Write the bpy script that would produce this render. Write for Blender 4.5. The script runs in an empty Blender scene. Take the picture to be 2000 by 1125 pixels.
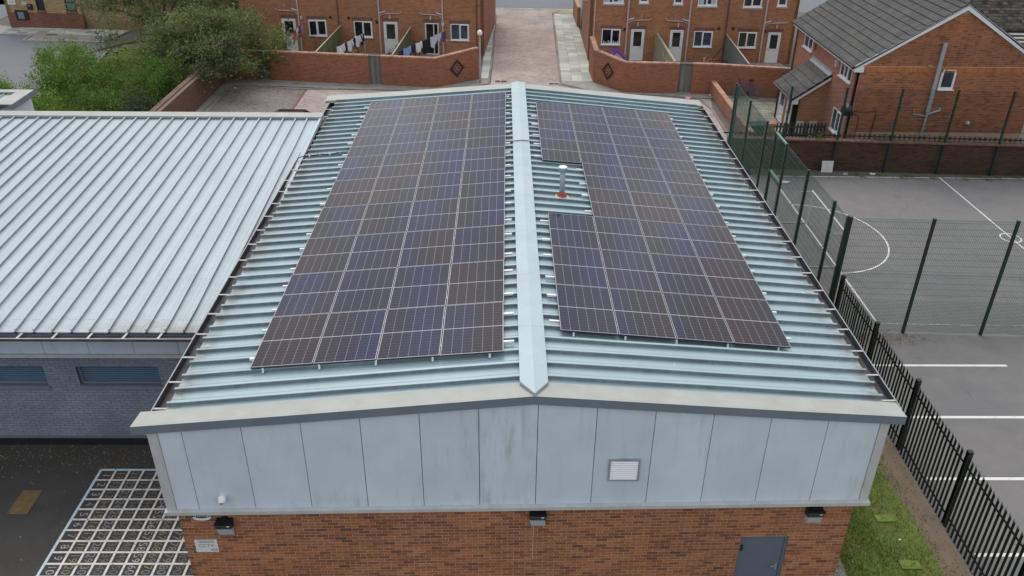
import bpy, math, random
import numpy as np
from mathutils import Vector, Matrix, noise
random.seed(7); rng = np.random.default_rng(7)
R = math.radians
scene = bpy.context.scene
COL = scene.collection

# ------------------------------------------------------------------ camera, sky, sun, exposure
cam_d = bpy.data.cameras.new('camera'); cam = bpy.data.objects.new('camera', cam_d); COL.objects.link(cam)
F_PX = 1643.6
cam_d.sensor_fit = 'HORIZONTAL'; cam_d.sensor_width = 36.0
cam_d.lens = F_PX / 2000 * 36.0
cam_d.clip_start = 0.1; cam_d.clip_end = 1500
CAM = Vector((-0.567, -11.356, 8.590))
yaw, pitch, roll = R(0.827), R(29.995), R(0.613)
fwd = Vector((math.sin(yaw)*math.cos(pitch), math.cos(yaw)*math.cos(pitch), -math.sin(pitch)))
rt = Vector((math.cos(yaw), -math.sin(yaw), 0)); up = rt.cross(fwd)
rt2 = rt*math.cos(roll) + up*math.sin(roll); up2 = up*math.cos(roll) - rt*math.sin(roll)
m = Matrix((rt2, up2, -fwd)).transposed().to_4x4(); m.translation = CAM
cam.matrix_world = m
scene.camera = cam

SUN_EL, SUN_AZ = R(55), R(-12)          # azimuth measured from +Y towards +X
world = bpy.data.worlds.new('World'); scene.world = world; world.use_nodes = True
nt = world.node_tree; nt.nodes.clear()
wo = nt.nodes.new('ShaderNodeOutputWorld'); bg = nt.nodes.new('ShaderNodeBackground')
sky = nt.nodes.new('ShaderNodeTexSky'); sky.sky_type = 'NISHITA'; sky.sun_disc = False
sky.sun_elevation = SUN_EL; sky.sun_rotation = SUN_AZ; sky.air_density = 1.0; sky.dust_density = 3.0; sky.ozone_density = 1.0
# cloud cover: the blue of the clear sky mixed with broken grey cloud
tc = nt.nodes.new('ShaderNodeTexCoord'); cn = nt.nodes.new('ShaderNodeTexNoise')
cn.inputs['Scale'].default_value = 2.6; cn.inputs['Detail'].default_value = 5; cn.inputs['Roughness'].default_value = .55
cr = nt.nodes.new('ShaderNodeValToRGB'); cr.color_ramp.elements[0].position = .36; cr.color_ramp.elements[1].position = .62
cr.color_ramp.elements[0].color = (4.2, 4.7, 5.4, 1); cr.color_ramp.elements[1].color = (9.8, 9.8, 9.9, 1)
mx = nt.nodes.new('ShaderNodeMixRGB'); mx.inputs[0].default_value = .82
nt.links.new(tc.outputs['Generated'], cn.inputs['Vector']); nt.links.new(cn.outputs['Fac'], cr.inputs['Fac'])
nt.links.new(sky.outputs[0], mx.inputs[1]); nt.links.new(cr.outputs[0], mx.inputs[2])
# an overcast sky is about three times as bright overhead as at the horizon, all the way round
sx = nt.nodes.new('ShaderNodeSeparateXYZ'); nt.links.new(tc.outputs['Generated'], sx.inputs[0])
mr = nt.nodes.new('ShaderNodeMapRange'); mr.inputs['From Min'].default_value = 0; mr.inputs['From Max'].default_value = 1; mr.inputs['To Min'].default_value = .72; mr.inputs['To Max'].default_value = 1.25
nt.links.new(sx.outputs[2], mr.inputs['Value'])
ml = nt.nodes.new('ShaderNodeMixRGB'); ml.blend_type = 'MULTIPLY'; ml.inputs[0].default_value = 1
nt.links.new(mx.outputs[0], ml.inputs[1]); nt.links.new(mr.outputs[0], ml.inputs[2])
nt.links.new(ml.outputs[0], bg.inputs['Color']); bg.inputs['Strength'].default_value = .10
nt.links.new(bg.outputs[0], wo.inputs[0])
sd = bpy.data.lights.new('sun', 'SUN'); sd.energy = 1.2; sd.angle = R(30); sd.color = (1, .96, .9)
sun = bpy.data.objects.new('sun', sd); COL.objects.link(sun)
sdir = Vector((math.sin(SUN_AZ)*math.cos(SUN_EL), math.cos(SUN_AZ)*math.cos(SUN_EL), math.sin(SUN_EL)))
sun.rotation_euler = (-sdir).to_track_quat('-Z', 'Y').to_euler()
scene.view_settings.view_transform = 'Standard'; scene.view_settings.look = 'None'
scene.view_settings.exposure = 0.42; scene.view_settings.gamma = 1.0; scene.view_settings.use_curve_mapping = False

# ------------------------------------------------------------------ materials
MATS = {}
def newmat(name):
    M = bpy.data.materials.new(name); M.use_nodes = True; M.node_tree.nodes.clear(); MATS[name] = M
    n = M.node_tree; o = n.nodes.new('ShaderNodeOutputMaterial'); b = n.nodes.new('ShaderNodeBsdfPrincipled')
    n.links.new(b.outputs[0], o.inputs[0]); return M, n, b, o
def N(n, t, **kw):
    x = n.nodes.new('ShaderNode'+t)
    for k, v in kw.items():
        if k in x.inputs: x.inputs[k].default_value = v
        else: setattr(x, k, v)
    return x
def math_(n, op, a, b=None, c=None):
    x = n.nodes.new('ShaderNodeMath'); x.operation = op
    for i, v in enumerate((a, b, c)):
        if v is None: continue
        if isinstance(v, (int, float)): x.inputs[i].default_value = v
        else: n.links.new(v, x.inputs[i])
    return x.outputs[0]
def mixc(n, f, a, b, blend='MIX'):
    x = n.nodes.new('ShaderNodeMixRGB'); x.blend_type = blend
    for i, v in enumerate((f, a, b)):
        if isinstance(v, (int, float)): x.inputs[i].default_value = v
        elif isinstance(v, tuple): x.inputs[i].default_value = (*v[:3], 1)
        else: n.links.new(v, x.inputs[i])
    return x.outputs[0]
def ramp(n, f, stops):
    x = n.nodes.new('ShaderNodeValToRGB'); e = x.color_ramp.elements
    while len(e) < len(stops): e.new(.5)
    for i, (p, c) in enumerate(stops):
        e[i].position = p; e[i].color = (*c, 1) if isinstance(c, tuple) else (c, c, c, 1)
    n.links.new(f, x.inputs[0]); return x.outputs[0]
def pos(n): return n.nodes.new('ShaderNodeNewGeometry').outputs['Position']
def noise_(n, scale, detail=3, vec=None, rough=.55, stretch=None):
    x = n.nodes.new('ShaderNodeTexNoise'); x.inputs['Scale'].default_value = scale; x.inputs['Detail'].default_value = detail
    x.inputs['Roughness'].default_value = rough
    v = vec if vec is not None else pos(n)
    if stretch:
        mp = n.nodes.new('ShaderNodeMapping'); mp.inputs['Scale'].default_value = stretch; n.links.new(v, mp.inputs[0]); v = mp.outputs[0]
    n.links.new(v, x.inputs['Vector']); return x.outputs['Fac']
def pick(n):
    """one random number per piece: differs between objects and between loose pieces of one mesh"""
    oi = n.nodes.new('ShaderNodeObjectInfo').outputs['Random']; g = n.nodes.new('ShaderNodeNewGeometry').outputs['Random Per Island']
    return math_(n, 'FRACT', math_(n, 'ADD', oi, g))
def bump(n, b, h, strength=.3, dist=.01):
    x = n.nodes.new('ShaderNodeBump'); x.inputs['Strength'].default_value = strength; x.inputs['Distance'].default_value = dist
    n.links.new(h, x.inputs['Height']); n.links.new(x.outputs[0], b.inputs['Normal'])

def plain(name, col, rough=.6, var=.18, scale=4.0, metal=0.0, fine=40.0, bmp=.0, rnd=0.0, dirt=None, dirt_amt=.5, dirt_scale=1.2, spec=.5, stretch=None):
    M, n, b, o = newmat(name)
    f1 = noise_(n, scale, 4, stretch=stretch); f2 = noise_(n, fine, 3)
    f = math_(n, 'ADD', math_(n, 'MULTIPLY', f1, .65), math_(n, 'MULTIPLY', f2, .35))
    lo = tuple(c*(1-var*1.6) for c in col); hi = tuple(min(1, c*(1+var*1.6)) for c in col)
    c = ramp(n, f, [(.25, lo), (.75, hi)])
    if rnd:
        p = pick(n); c = mixc(n, 1.0, c, ramp(n, p, [(0, 1-rnd), (1, 1+rnd)]), 'MULTIPLY')
    if dirt:
        d = ramp(n, noise_(n, dirt_scale, 6, rough=.7), [(.52, 0.0), (.72, 1.0)])
        c = mixc(n, math_(n, 'MULTIPLY', d, dirt_amt), c, dirt)
    n.links.new(c, b.inputs['Base Color']); b.inputs['Roughness'].default_value = rough; b.inputs['Metallic'].default_value = metal
    b.inputs['Specular IOR Level'].default_value = spec
    if bmp: bump(n, b, f2, bmp, .01)
    return M

plain('white_upvc', (.74, .75, .76), .35, .04)
plain('white_paint', (.7, .7, .69), .5, .08, dirt=(.35, .33, .3), dirt_amt=.35)
plain('grey_door', (.12, .145, .18), .5, .06)
plain('black_plastic', (.012, .013, .016), .35, .2)
plain('lens_grey', (.46, .5, .52), .3, .06)
plain('dark_green', (.006, .028, .022), .45, .25, dirt=(.05, .07, .05), dirt_amt=.25)
plain('gate_green', (.10, .25, .21), .5, .15)
plain('wire_green', (.035, .12, .09), .45, .2)
plain('palisade_black', (.008, .013, .014), .4, .3)
plain('gutter_dark', (.05, .052, .06), .7, .4, scale=3, dirt=(.12, .095, .07), dirt_amt=.6, dirt_scale=4)
plain('gutter_rim', (.27, .3, .33), .5, .15)
plain('aluminium', (.78, .79, .80), .35, .05, metal=.2)
plain('strap', (.43, .42, .41), .5, .2)
plain('capping', (.355, .36, .33), .55, .10, scale=2.2, dirt=(.30, .29, .22), dirt_amt=.5, dirt_scale=2.5)
plain('fascia_grey', (.155, .195, .23), .55, .10, scale=1.5, dirt=(.10, .12, .11), dirt_amt=.4)
plain('trim_light', (.47, .49, .49), .5, .08, dirt=(.3, .3, .2), dirt_amt=.4, dirt_scale=3)
plain('ridge_metal', (.38, .47, .495), .42, .06, scale=1.4, rnd=.03, dirt=(.36, .37, .34), dirt_amt=.45, dirt_scale=1.6)
plain('plinth_black', (.008, .009, .013), .6, .3)
plain('galvanised', (.30, .37, .40), .45, .12, metal=.3)
plain('red_rubber', (.36, .05, .03), .6, .2)
plain('sealant', (.55, .45, .42), .6, .1)
plain('concrete', (.27, .26, .235), .85, .18, scale=2, bmp=.3, dirt=(.10, .10, .075), dirt_amt=.6, dirt_scale=.9)
plain('slab', (.42, .43, .38), .85, .16, scale=1.2, rnd=.22, bmp=.2, dirt=(.13, .14, .10), dirt_amt=.6, dirt_scale=.6)
plain('kerb_grey', (.30, .29, .26), .85, .2, rnd=.15)
plain('kerb', (.22, .18, .165), .85, .2, rnd=.2)
plain('coping', (.40, .215, .155), .8, .18, rnd=.22, scale=5, dirt=(.2, .16, .12), dirt_amt=.5, dirt_scale=2)
plain('dark_brick', (.025, .022, .022), .8, .2)
plain('terracotta', (.36, .10, .06), .7, .1)
plain('downpipe', (.47, .42, .42), .45, .08)
plain('downpipe_dark', (.10, .06, .055), .5, .2)
plain('lead_grey', (.32, .34, .36), .5, .15)
plain('fence_wood', (.13, .14, .065), .8, .25, scale=1.5, stretch=(8, 8, .6), rnd=.2)
plain('fence_grey', (.16, .165, .165), .85, .22, scale=1.5, stretch=(8, 8, .6), rnd=.22)
plain('fence_tan', (.36, .33, .23), .8, .2, scale=1.5, stretch=(8, 8, .6), rnd=.12)
plain('gate_wood', (.15, .145, .13), .85, .28, scale=1.5, stretch=(9, 9, .5), rnd=.25, dirt=(.07, .08, .04), dirt_amt=.5)
plain('leaf_litter', (.17, .125, .07), .9, .4, rnd=.6)
plain('timber_pale', (.42, .36, .26), .8, .2)
plain('steel_post', (.33, .33, .35), .45, .12)
plain('purple', (.13, .045, .34), .4, .1)
plain('pink', (.62, .22, .30), .45, .1)
plain('cloth_white', (.75, .75, .77), .9, .06)
plain('cloth_navy', (.015, .02, .06), .9, .2)
plain('cloth_black', (.012, .012, .014), .9, .2)
plain('cloth_pink', (.5, .2, .35), .9, .2)
plain('cloth_red', (.55, .03, .03), .9, .1)
plain('cloth_blue', (.25, .38, .68), .9, .1)
plain('cloth_pale', (.55, .6, .72), .9, .1)
plain('cloth_purple', (.10, .07, .22), .9, .2)
plain('wheel_blue', (.06, .09, .28), .5, .1)
plain('coping_dark', (.155, .085, .06), .85, .2, rnd=.2, dirt=(.10, .085, .06), dirt_amt=.6, dirt_scale=2)
plain('bike_blue', (.03, .06, .30), .4, .1)
plain('tyre', (.05, .06, .12), .7, .1)
plain('bark', (.10, .075, .055), .9, .35, scale=6, bmp=.6)
plain('twig', (.20, .13, .105), .9, .2)
plain('soil', (.12, .095, .07), .95, .35, scale=3, bmp=.6, dirt=(.2, .16, .11), dirt_amt=.5)
plain('litter_white', (.65, .65, .63), .6, .15)
plain('roof_tile', (.085, .083, .08), .85, .2, scale=3, rnd=.3, dirt=(.16, .15, .12), dirt_amt=.45, dirt_scale=1.3)
plain('iron_rust', (.022, .014, .014), .8, .3)
plain('rust_cover', (.14, .085, .035), .8, .3, scale=6, dirt=(.09, .1, .02), dirt_amt=.6, dirt_scale=5)
plain('moss_slab', (.15, .20, .04), .95, .4, scale=9, dirt=(.10, .15, .03), dirt_amt=.8, dirt_scale=6)
plain('manhole_red', (.16, .07, .04), .8, .2)
plain('yellow_brown_tile', (.3, .25, .15), .85, .2)
plain('curtain', (.42, .45, .5), .9, .1)
plain('louvre_white', (.85, .85, .87), .35, .02)
plain('meter_box', (.58, .56, .53), .6, .06)
plain('teal_glass', (.10, .17, .16), .15, .3, scale=2)
plain('car_black', (.012, .012, .016), .18, .1)

def surface(name, col, var, speck, bmp=.4, stains=None, rough=.88, cracks=0):
    M, n, b, o = newmat(name)
    f0 = noise_(n, .25, 5); f1 = noise_(n, 2.0, 6, rough=.65); f2 = noise_(n, 90, 2); f3 = noise_(n, 28, 3)
    f = math_(n, 'ADD', math_(n, 'ADD', math_(n, 'MULTIPLY', f0, .4), math_(n, 'MULTIPLY', f1, .35)), math_(n, 'ADD', math_(n, 'MULTIPLY', f2, .12), math_(n, 'MULTIPLY', f3, .13)))
    c = ramp(n, f, [(.3, tuple(x*(1-var) for x in col)), (.7, tuple(x*(1+var) for x in col))])
    sp = ramp(n, f2, [(.62, 0.0), (.72, 1.0)])
    c = mixc(n, math_(n, 'MULTIPLY', sp, .35), c, speck)
    for sc, lo, amt, sc_col in (stains or []):
        d = ramp(n, noise_(n, sc, 6, rough=.7), [(lo, 0.0), (lo+.14, 1.0)])
        c = mixc(n, math_(n, 'MULTIPLY', d, amt), c, sc_col)
    if cracks:
        wv = N(n, 'TexVoronoi'); wv.feature = 'DISTANCE_TO_EDGE'; wv.inputs['Scale'].default_value = cracks
        wob = N(n, 'MixRGB'); wob.blend_type = 'ADD'; wob.inputs[0].default_value = 1; n.links.new(pos(n), wob.inputs[1])
        nz = N(n, 'TexNoise'); nz.inputs['Scale'].default_value = 1.7; nz.inputs['Detail'].default_value = 4; n.links.new(pos(n), nz.inputs['Vector']); n.links.new(nz.outputs['Color'], wob.inputs[2]); n.links.new(wob.outputs[0], wv.inputs['Vector'])
        ck = math_(n, 'MULTIPLY', math_(n, 'LESS_THAN', wv.outputs['Distance'], .006), math_(n, 'GREATER_THAN', noise_(n, .45, 3), .52))
        c = mixc(n, math_(n, 'MULTIPLY', ck, .32), c, tuple(x*.45 for x in col))
    n.links.new(c, b.inputs['Base Color']); b.inputs['Roughness'].default_value = rough
    b.inputs['Specular IOR Level'].default_value = .25
    bump(n, b, math_(n, 'ADD', f2, f3), bmp, .006); return M
surface('court_tarmac', (.18, .173, .17), .16, (.28, .27, .26), stains=[(.35, .50, .5, (.135, .135, .14)), (3, .62, .3, (.25, .235, .215)), (.9, .60, .45, (.12, .115, .11))], cracks=.33)
surface('playground_tarmac', (.052, .050, .048), .3, (.14, .13, .12), stains=[(.55, .50, .55, (.045, .040, .028)), (5, .62, .4, (.085, .075, .06))])
surface('road_tarmac', (.17, .18, .195), .16, (.24, .24, .25), stains=[(.5, .58, .4, (.10, .10, .11))])
surface('ground_mat', (.13, .125, .105), .25, (.2, .2, .17))
surface('grass_soil', (.12, .165, .035), .4, (.16, .15, .07), stains=[(1.4, .50, .7, (.17, .16, .06)), (.8, .56, .7, (.045, .085, .015))])
surface('dirt', (.175, .135, .095), .3, (.26, .22, .17), stains=[(2.5, .55, .6, (.10, .08, .055)), (1.2, .6, .5, (.10, .11, .04))])
surface('gravel', (.11, .105, .09), .4, (.24, .23, .21))

def line_mat(name, col, amt):
    """worn road paint: the paint breaks up into the tarmac colour below"""
    M, n, b, o = newmat(name)
    w = ramp(n, math_(n, 'ADD', math_(n, 'MULTIPLY', noise_(n, 55, 4), .6), math_(n, 'MULTIPLY', noise_(n, 6, 4), .4)), [(amt, 1.0), (amt+.10, 0.0)])
    c = mixc(n, w, tuple(x*1.0 for x in col), (.13, .125, .12))
    n.links.new(c, b.inputs['Base Color']); b.inputs['Roughness'].default_value = .7; return M
line_mat('paint_white', (.68, .67, .66), .34)
line_mat('paint_cream', (.66, .62, .57), .37)
line_mat('paint_blue', (.46, .58, .64), .34)
line_mat('paint_faded', (.42, .41, .385), .45)
line_mat('paint_grey', (.24, .235, .23), .44)
line_mat('paint_yellow', (.27, .24, .09), .47)
line_mat('paint_dim', (.085, .08, .08), .5)

def wallvec(n, grid=False):
    """(along the wall, height) from the position, along x or along y by which way the face looks"""
    g = n.nodes.new('ShaderNodeNewGeometry'); sp = n.nodes.new('ShaderNodeSeparateXYZ'); n.links.new(g.outputs['Position'], sp.inputs[0])
    sn = n.nodes.new('ShaderNodeSeparateXYZ'); n.links.new(g.outputs['True Normal'], sn.inputs[0])
    side = math_(n, 'GREATER_THAN', math_(n, 'ABSOLUTE', sn.outputs[0]), .72)
    u = math_(n, 'ADD', math_(n, 'MULTIPLY', side, sp.outputs[1]), math_(n, 'MULTIPLY', math_(n, 'SUBTRACT', 1.0, side), sp.outputs[0]))
    cb = n.nodes.new('ShaderNodeCombineXYZ'); n.links.new(u, cb.inputs[0]); n.links.new(sp.outputs[2], cb.inputs[1]); return cb.outputs[0]
def flatvec(n, ang=0.0):
    mp = n.nodes.new('ShaderNodeMapping'); mp.inputs['Rotation'].default_value = (0, 0, ang); n.links.new(pos(n), mp.inputs[0]); return mp.outputs[0]
def brick_tex(name, c1, c2, mortar, w=.225, h=.075, ms=.010, vec=None, stains=None, dark=.15, rough=.85, bm=.5, c3=None):
    M, n, b, o = newmat(name)
    v = wallvec(n) if vec is None else flatvec(n, vec)
    bt = N(n, 'TexBrick'); bt.offset = .5; n.links.new(v, bt.inputs['Vector'])
    bt.inputs['Color1'].default_value = (0, 0, 0, 1); bt.inputs['Color2'].default_value = (1, 1, 1, 1); bt.inputs['Mortar'].default_value = (.5, .5, .5, 1)
    bt.inputs['Scale'].default_value = 1; bt.inputs['Brick Width'].default_value = w; bt.inputs['Row Height'].default_value = h; bt.inputs['Mortar Size'].default_value = ms
    bt.inputs['Mortar Smooth'].default_value = .2
    col = ramp(n, bt.outputs['Color'], [(0, tuple(x*.75 for x in c1)), (dark, c1), (1-dark*.5, c2)] + ([(1, c3)] if c3 else []))
    big = noise_(n, .5, 5, rough=.65); col = mixc(n, 1, col, ramp(n, big, [(.3, .78), (.7, 1.2)]), 'MULTIPLY')
    col = mixc(n, bt.outputs['Fac'], col, mortar)
    for sc, lo, amt, sc_col in (stains or []):
        d = ramp(n, noise_(n, sc, 6, rough=.7), [(lo, 0.0), (lo+.16, 1.0)]); col = mixc(n, math_(n, 'MULTIPLY', d, amt), col, sc_col)
    n.links.new(col, b.inputs['Base Color']); b.inputs['Roughness'].default_value = rough; b.inputs['Specular IOR Level'].default_value = .25
    h_ = math_(n, 'SUBTRACT', math_(n, 'MULTIPLY', noise_(n, 60, 3), .3), bt.outputs['Fac']); bump(n, b, h_, bm, .008); return M
brick_tex('terrace_brick', (.315, .112, .048), (.40, .158, .07), (.36, .26, .18), stains=[(.9, .60, .35, (.13, .065, .045))], c3=(.22, .08, .05))
brick_tex('side_brick', (.30, .125, .082), (.36, .155, .10), (.34, .21, .155), stains=[(.6, .6, .3, (.22, .12, .08))])
brick_tex('boundary_brick', (.13, .062, .038), (.18, .088, .055), (.19, .14, .105), stains=[(.6, .5, .6, (.10, .075, .045)), (1.6, .6, .5, (.16, .13, .05))])
brick_tex('yard_brick', (.235, .08, .042), (.31, .112, .06), (.31, .19, .13), stains=[(.5, .58, .45, (.11, .06, .045)), (1.6, .62, .4, (.18, .14, .055))])
brick_tex('dark_wall_brick', (.105, .048, .032), (.15, .072, .045), (.15, .11, .085), stains=[(.7, .55, .5, (.075, .07, .045))])
brick_tex('buff_brick', (.30, .20, .085), (.42, .29, .14), (.36, .28, .19), c3=(.26, .12, .05))
brick_tex('buff_brown_brick', (.21, .13, .06), (.30, .19, .10), (.25, .2, .14))
brick_tex('red_plinth_brick', (.16, .055, .04), (.22, .085, .055), (.19, .13, .10))
brick_tex('lintel_brick', (.16, .065, .045), (.21, .09, .06), (.2, .15, .12), w=.075, h=.225)
brick_tex('band_brick', (.33, .115, .045), (.40, .15, .06), (.33, .2, .12), w=.075, h=.225)
brick_tex('block_paving', (.315, .262, .235), (.40, .335, .30), (.25, .21, .185), w=.2, h=.1, ms=.006, vec=R(0), stains=[(.35, .52, .5, (.46, .39, .30)), (1.1, .6, .3, (.27, .225, .2))], bm=.3)
brick_tex('block_paving_grey', (.185, .16, .15), (.25, .215, .2), (.12, .105, .095), w=.2, h=.1, ms=.008, vec=R(45), stains=[(.5, .56, .6, (.12, .105, .09)), (2, .62, .5, (.22, .19, .13))], bm=.4)
brick_tex('block_paving_pink', (.27, .195, .175), (.34, .25, .225), (.17, .13, .12), w=.2, h=.1, ms=.008, vec=R(45), stains=[(.6, .6, .4, (.2, .16, .14))], bm=.4)
brick_tex('old_slate', (.05, .045, .04), (.13, .115, .10), (.02, .02, .018), w=.3, h=.12, ms=.012, stains=[(.9, .5, .6, (.14, .13, .07))])
brick_tex('garden_slab', (.30, .29, .25), (.40, .38, .33), (.18, .18, .14), w=.6, h=.6, ms=.02, vec=0, stains=[(1.0, .48, .8, (.15, .18, .06)), (.4, .6, .5, (.2, .2, .15))])

def brick_pieces(name, stops, stain=None, rough=.85):
    M, n, b, o = newmat(name)
    c = ramp(n, pick(n), stops)
    c = mixc(n, 1, c, ramp(n, noise_(n, 35, 4), [(.3, .72), (.7, 1.28)]), 'MULTIPLY')
    c = mixc(n, 1, c, ramp(n, noise_(n, .7, 4), [(.3, .82), (.7, 1.18)]), 'MULTIPLY')
    if stain:
        d = ramp(n, noise_(n, stain[0], 6, rough=.7), [(stain[1], 0.0), (stain[1]+.15, 1.0)]); c = mixc(n, math_(n, 'MULTIPLY', d, stain[2]), c, stain[3])
    n.links.new(c, b.inputs['Base Color']); b.inputs['Roughness'].default_value = rough; b.inputs['Specular IOR Level'].default_value = .25
    bump(n, b, noise_(n, 70, 3), .3, .006); return M
brick_pieces('hall_brick', [(0, (.13, .065, .048)), (.05, (.20, .085, .052)), (.3, (.275, .105, .052)), (.6, (.345, .14, .066)), (.82, (.375, .165, .078)), (1, (.31, .118, .07))])
brick_pieces('house_brick', [(0, (.14, .07, .05)), (.15, (.24, .085, .046)), (.5, (.31, .112, .053)), (.8, (.36, .14, .066)), (1, (.24, .10, .065))], (.8, .58, .4, (.15, .085, .06)))
brick_pieces('band_brick_piece', [(0, (.32, .11, .045)), (.5, (.40, .145, .055)), (1, (.46, .18, .07))])
brick_pieces('court_wall_brick', [(0, (.085, .045, .034)), (.3, (.15, .066, .042)), (.7, (.21, .088, .052)), (1, (.16, .08, .055))], (1.0, .52, .55, (.075, .07, .045)))
brick_pieces('blue_painted_brick', [(0, (.175, .21, .262)), (1, (.205, .245, .30))], (.8, .6, .3, (.12, .155, .20)), .6)
plain('mortar_tan', (.52, .385, .275), .9, .12, scale=2)
plain('mortar_house', (.46, .33, .215), .9, .12, scale=2)
plain('mortar_dark', (.13, .10, .08), .9, .2, scale=2)
plain('mortar_blue', (.12, .145, .185), .7, .1)

def sheet_metal(name, col):
    M, n, b, o = newmat(name)
    f = noise_(n, 1.0, 5, stretch=(.5, .5, .5)); st = noise_(n, 3.0, 4, stretch=(.35, 3.0, 1)); st2 = noise_(n, 24, 3)
    c = ramp(n, math_(n, 'ADD', math_(n, 'MULTIPLY', f, .5), math_(n, 'ADD', math_(n, 'MULTIPLY', st, .35), math_(n, 'MULTIPLY', st2, .15))), [(.3, tuple(x*.88 for x in col)), (.7, tuple(x*1.08 for x in col))])
    c = mixc(n, 1, c, ramp(n, pick(n), [(0, .95), (1, 1.05)]), 'MULTIPLY')
    d = ramp(n, noise_(n, 1.7, 7, rough=.75), [(.55, 0.0), (.75, 1.0)]); c = mixc(n, math_(n, 'MULTIPLY', d, .32), c, (.27, .29, .26))
    # bird lime and lichen specks
    v = N(n, 'TexVoronoi'); v.inputs['Scale'].default_value = 3.2; n.links.new(pos(n), v.inputs['Vector'])
    s = math_(n, 'MULTIPLY', math_(n, 'LESS_THAN', v.outputs['Distance'], .062), math_(n, 'GREATER_THAN', noise_(n, 1.3, 2), .50))
    c = mixc(n, math_(n, 'MULTIPLY', s, .8), c, (.75, .76, .74))
    # dirt washed down to the eaves: rust-brown streaks fixed in the paint, along the attribute 'eave'
    at = N(n, 'Attribute'); at.attribute_name = 'eave'
    e = math_(n, 'MULTIPLY', at.outputs['Fac'], ramp(n, math_(n, 'ADD', math_(n, 'MULTIPLY', noise_(n, 2.2, 3), .5), math_(n, 'MULTIPLY', noise_(n, 16, 4, stretch=(.3, 1.6, 1)), .5)), [(.40, 0.0), (.56, 1.0)]))
    c = mixc(n, math_(n, 'MULTIPLY', e, .68), c, (.18, .145, .11))
    # shade at the foot and under the lip of every rib painted in, mixed with dirt, broken up by noise
    ag = N(n, 'Attribute'); ag.attribute_name = 'shade_grime'
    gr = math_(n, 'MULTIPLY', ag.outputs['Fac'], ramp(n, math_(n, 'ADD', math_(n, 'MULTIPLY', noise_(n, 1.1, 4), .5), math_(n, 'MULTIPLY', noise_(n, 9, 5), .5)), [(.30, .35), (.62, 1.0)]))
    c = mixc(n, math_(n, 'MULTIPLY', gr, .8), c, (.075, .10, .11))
    n.links.new(c, b.inputs['Base Color']); b.inputs['Roughness'].default_value = .42; b.inputs['Specular IOR Level'].default_value = .5
    bump(n, b, f, .12, .02); return M
sheet_metal('sheet_blue', (.335, .44, .47))
sheet_metal('sheet_pale', (.38, .455, .485))

def clad(name, col):
    M, n, b, o = newmat(name)
    f = noise_(n, 1.2, 4); st = noise_(n, 2.0, 6, stretch=(3.2, 3.2, .35), rough=.7); fine = noise_(n, 14, 4, stretch=(2.5, 1, .5))
    c = ramp(n, f, [(.3, tuple(x*.93 for x in col)), (.7, tuple(x*1.06 for x in col))])
    c = mixc(n, 1, c, ramp(n, pick(n), [(0, .97), (1, 1.03)]), 'MULTIPLY')
    d = ramp(n, math_(n, 'ADD', math_(n, 'MULTIPLY', st, .7), math_(n, 'MULTIPLY', fine, .3)), [(.54, 0.0), (.72, 1.0)])
    c = mixc(n, math_(n, 'MULTIPLY', d, .20), c, (.17, .20, .19))
    g = ramp(n, noise_(n, .55, 3), [(.55, 0.0), (.7, 1.0)]); gs = ramp(n, st, [(.46, 0.0), (.62, 1.0)])
    c = mixc(n, math_(n, 'MULTIPLY', math_(n, 'MULTIPLY', g, gs), .4), c, (.22, .25, .16))
    n.links.new(c, b.inputs['Base Color']); b.inputs['Roughness'].default_value = .5; return M
clad('cladding', (.565, .65, .715)); clad('fascia_panel', (.50, .60, .70))

def glass_dark(name, col=(.012, .014, .016), rough=.06, tint=None):
    M, n, b, o = newmat(name)
    c = ramp(n, noise_(n, 1.6, 3), [(.35, tuple(x*.5 for x in col)), (.7, tuple(x*1.8 for x in col))])
    n.links.new(c, b.inputs['Base Color']); b.inputs['Roughness'].default_value = rough; b.inputs['Specular IOR Level'].default_value = .7; return M
glass_dark('window_glass'); glass_dark('window_glass_green', (.016, .02, .015)); glass_dark('window_glass_blue', (.03, .045, .07)); glass_dark('door_dark', (.02, .022, .02), .15)
plain('shutter_blue', (.055, .115, .185), .5, .12, scale=2, dirt=(.05, .06, .08), dirt_amt=.5)

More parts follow.
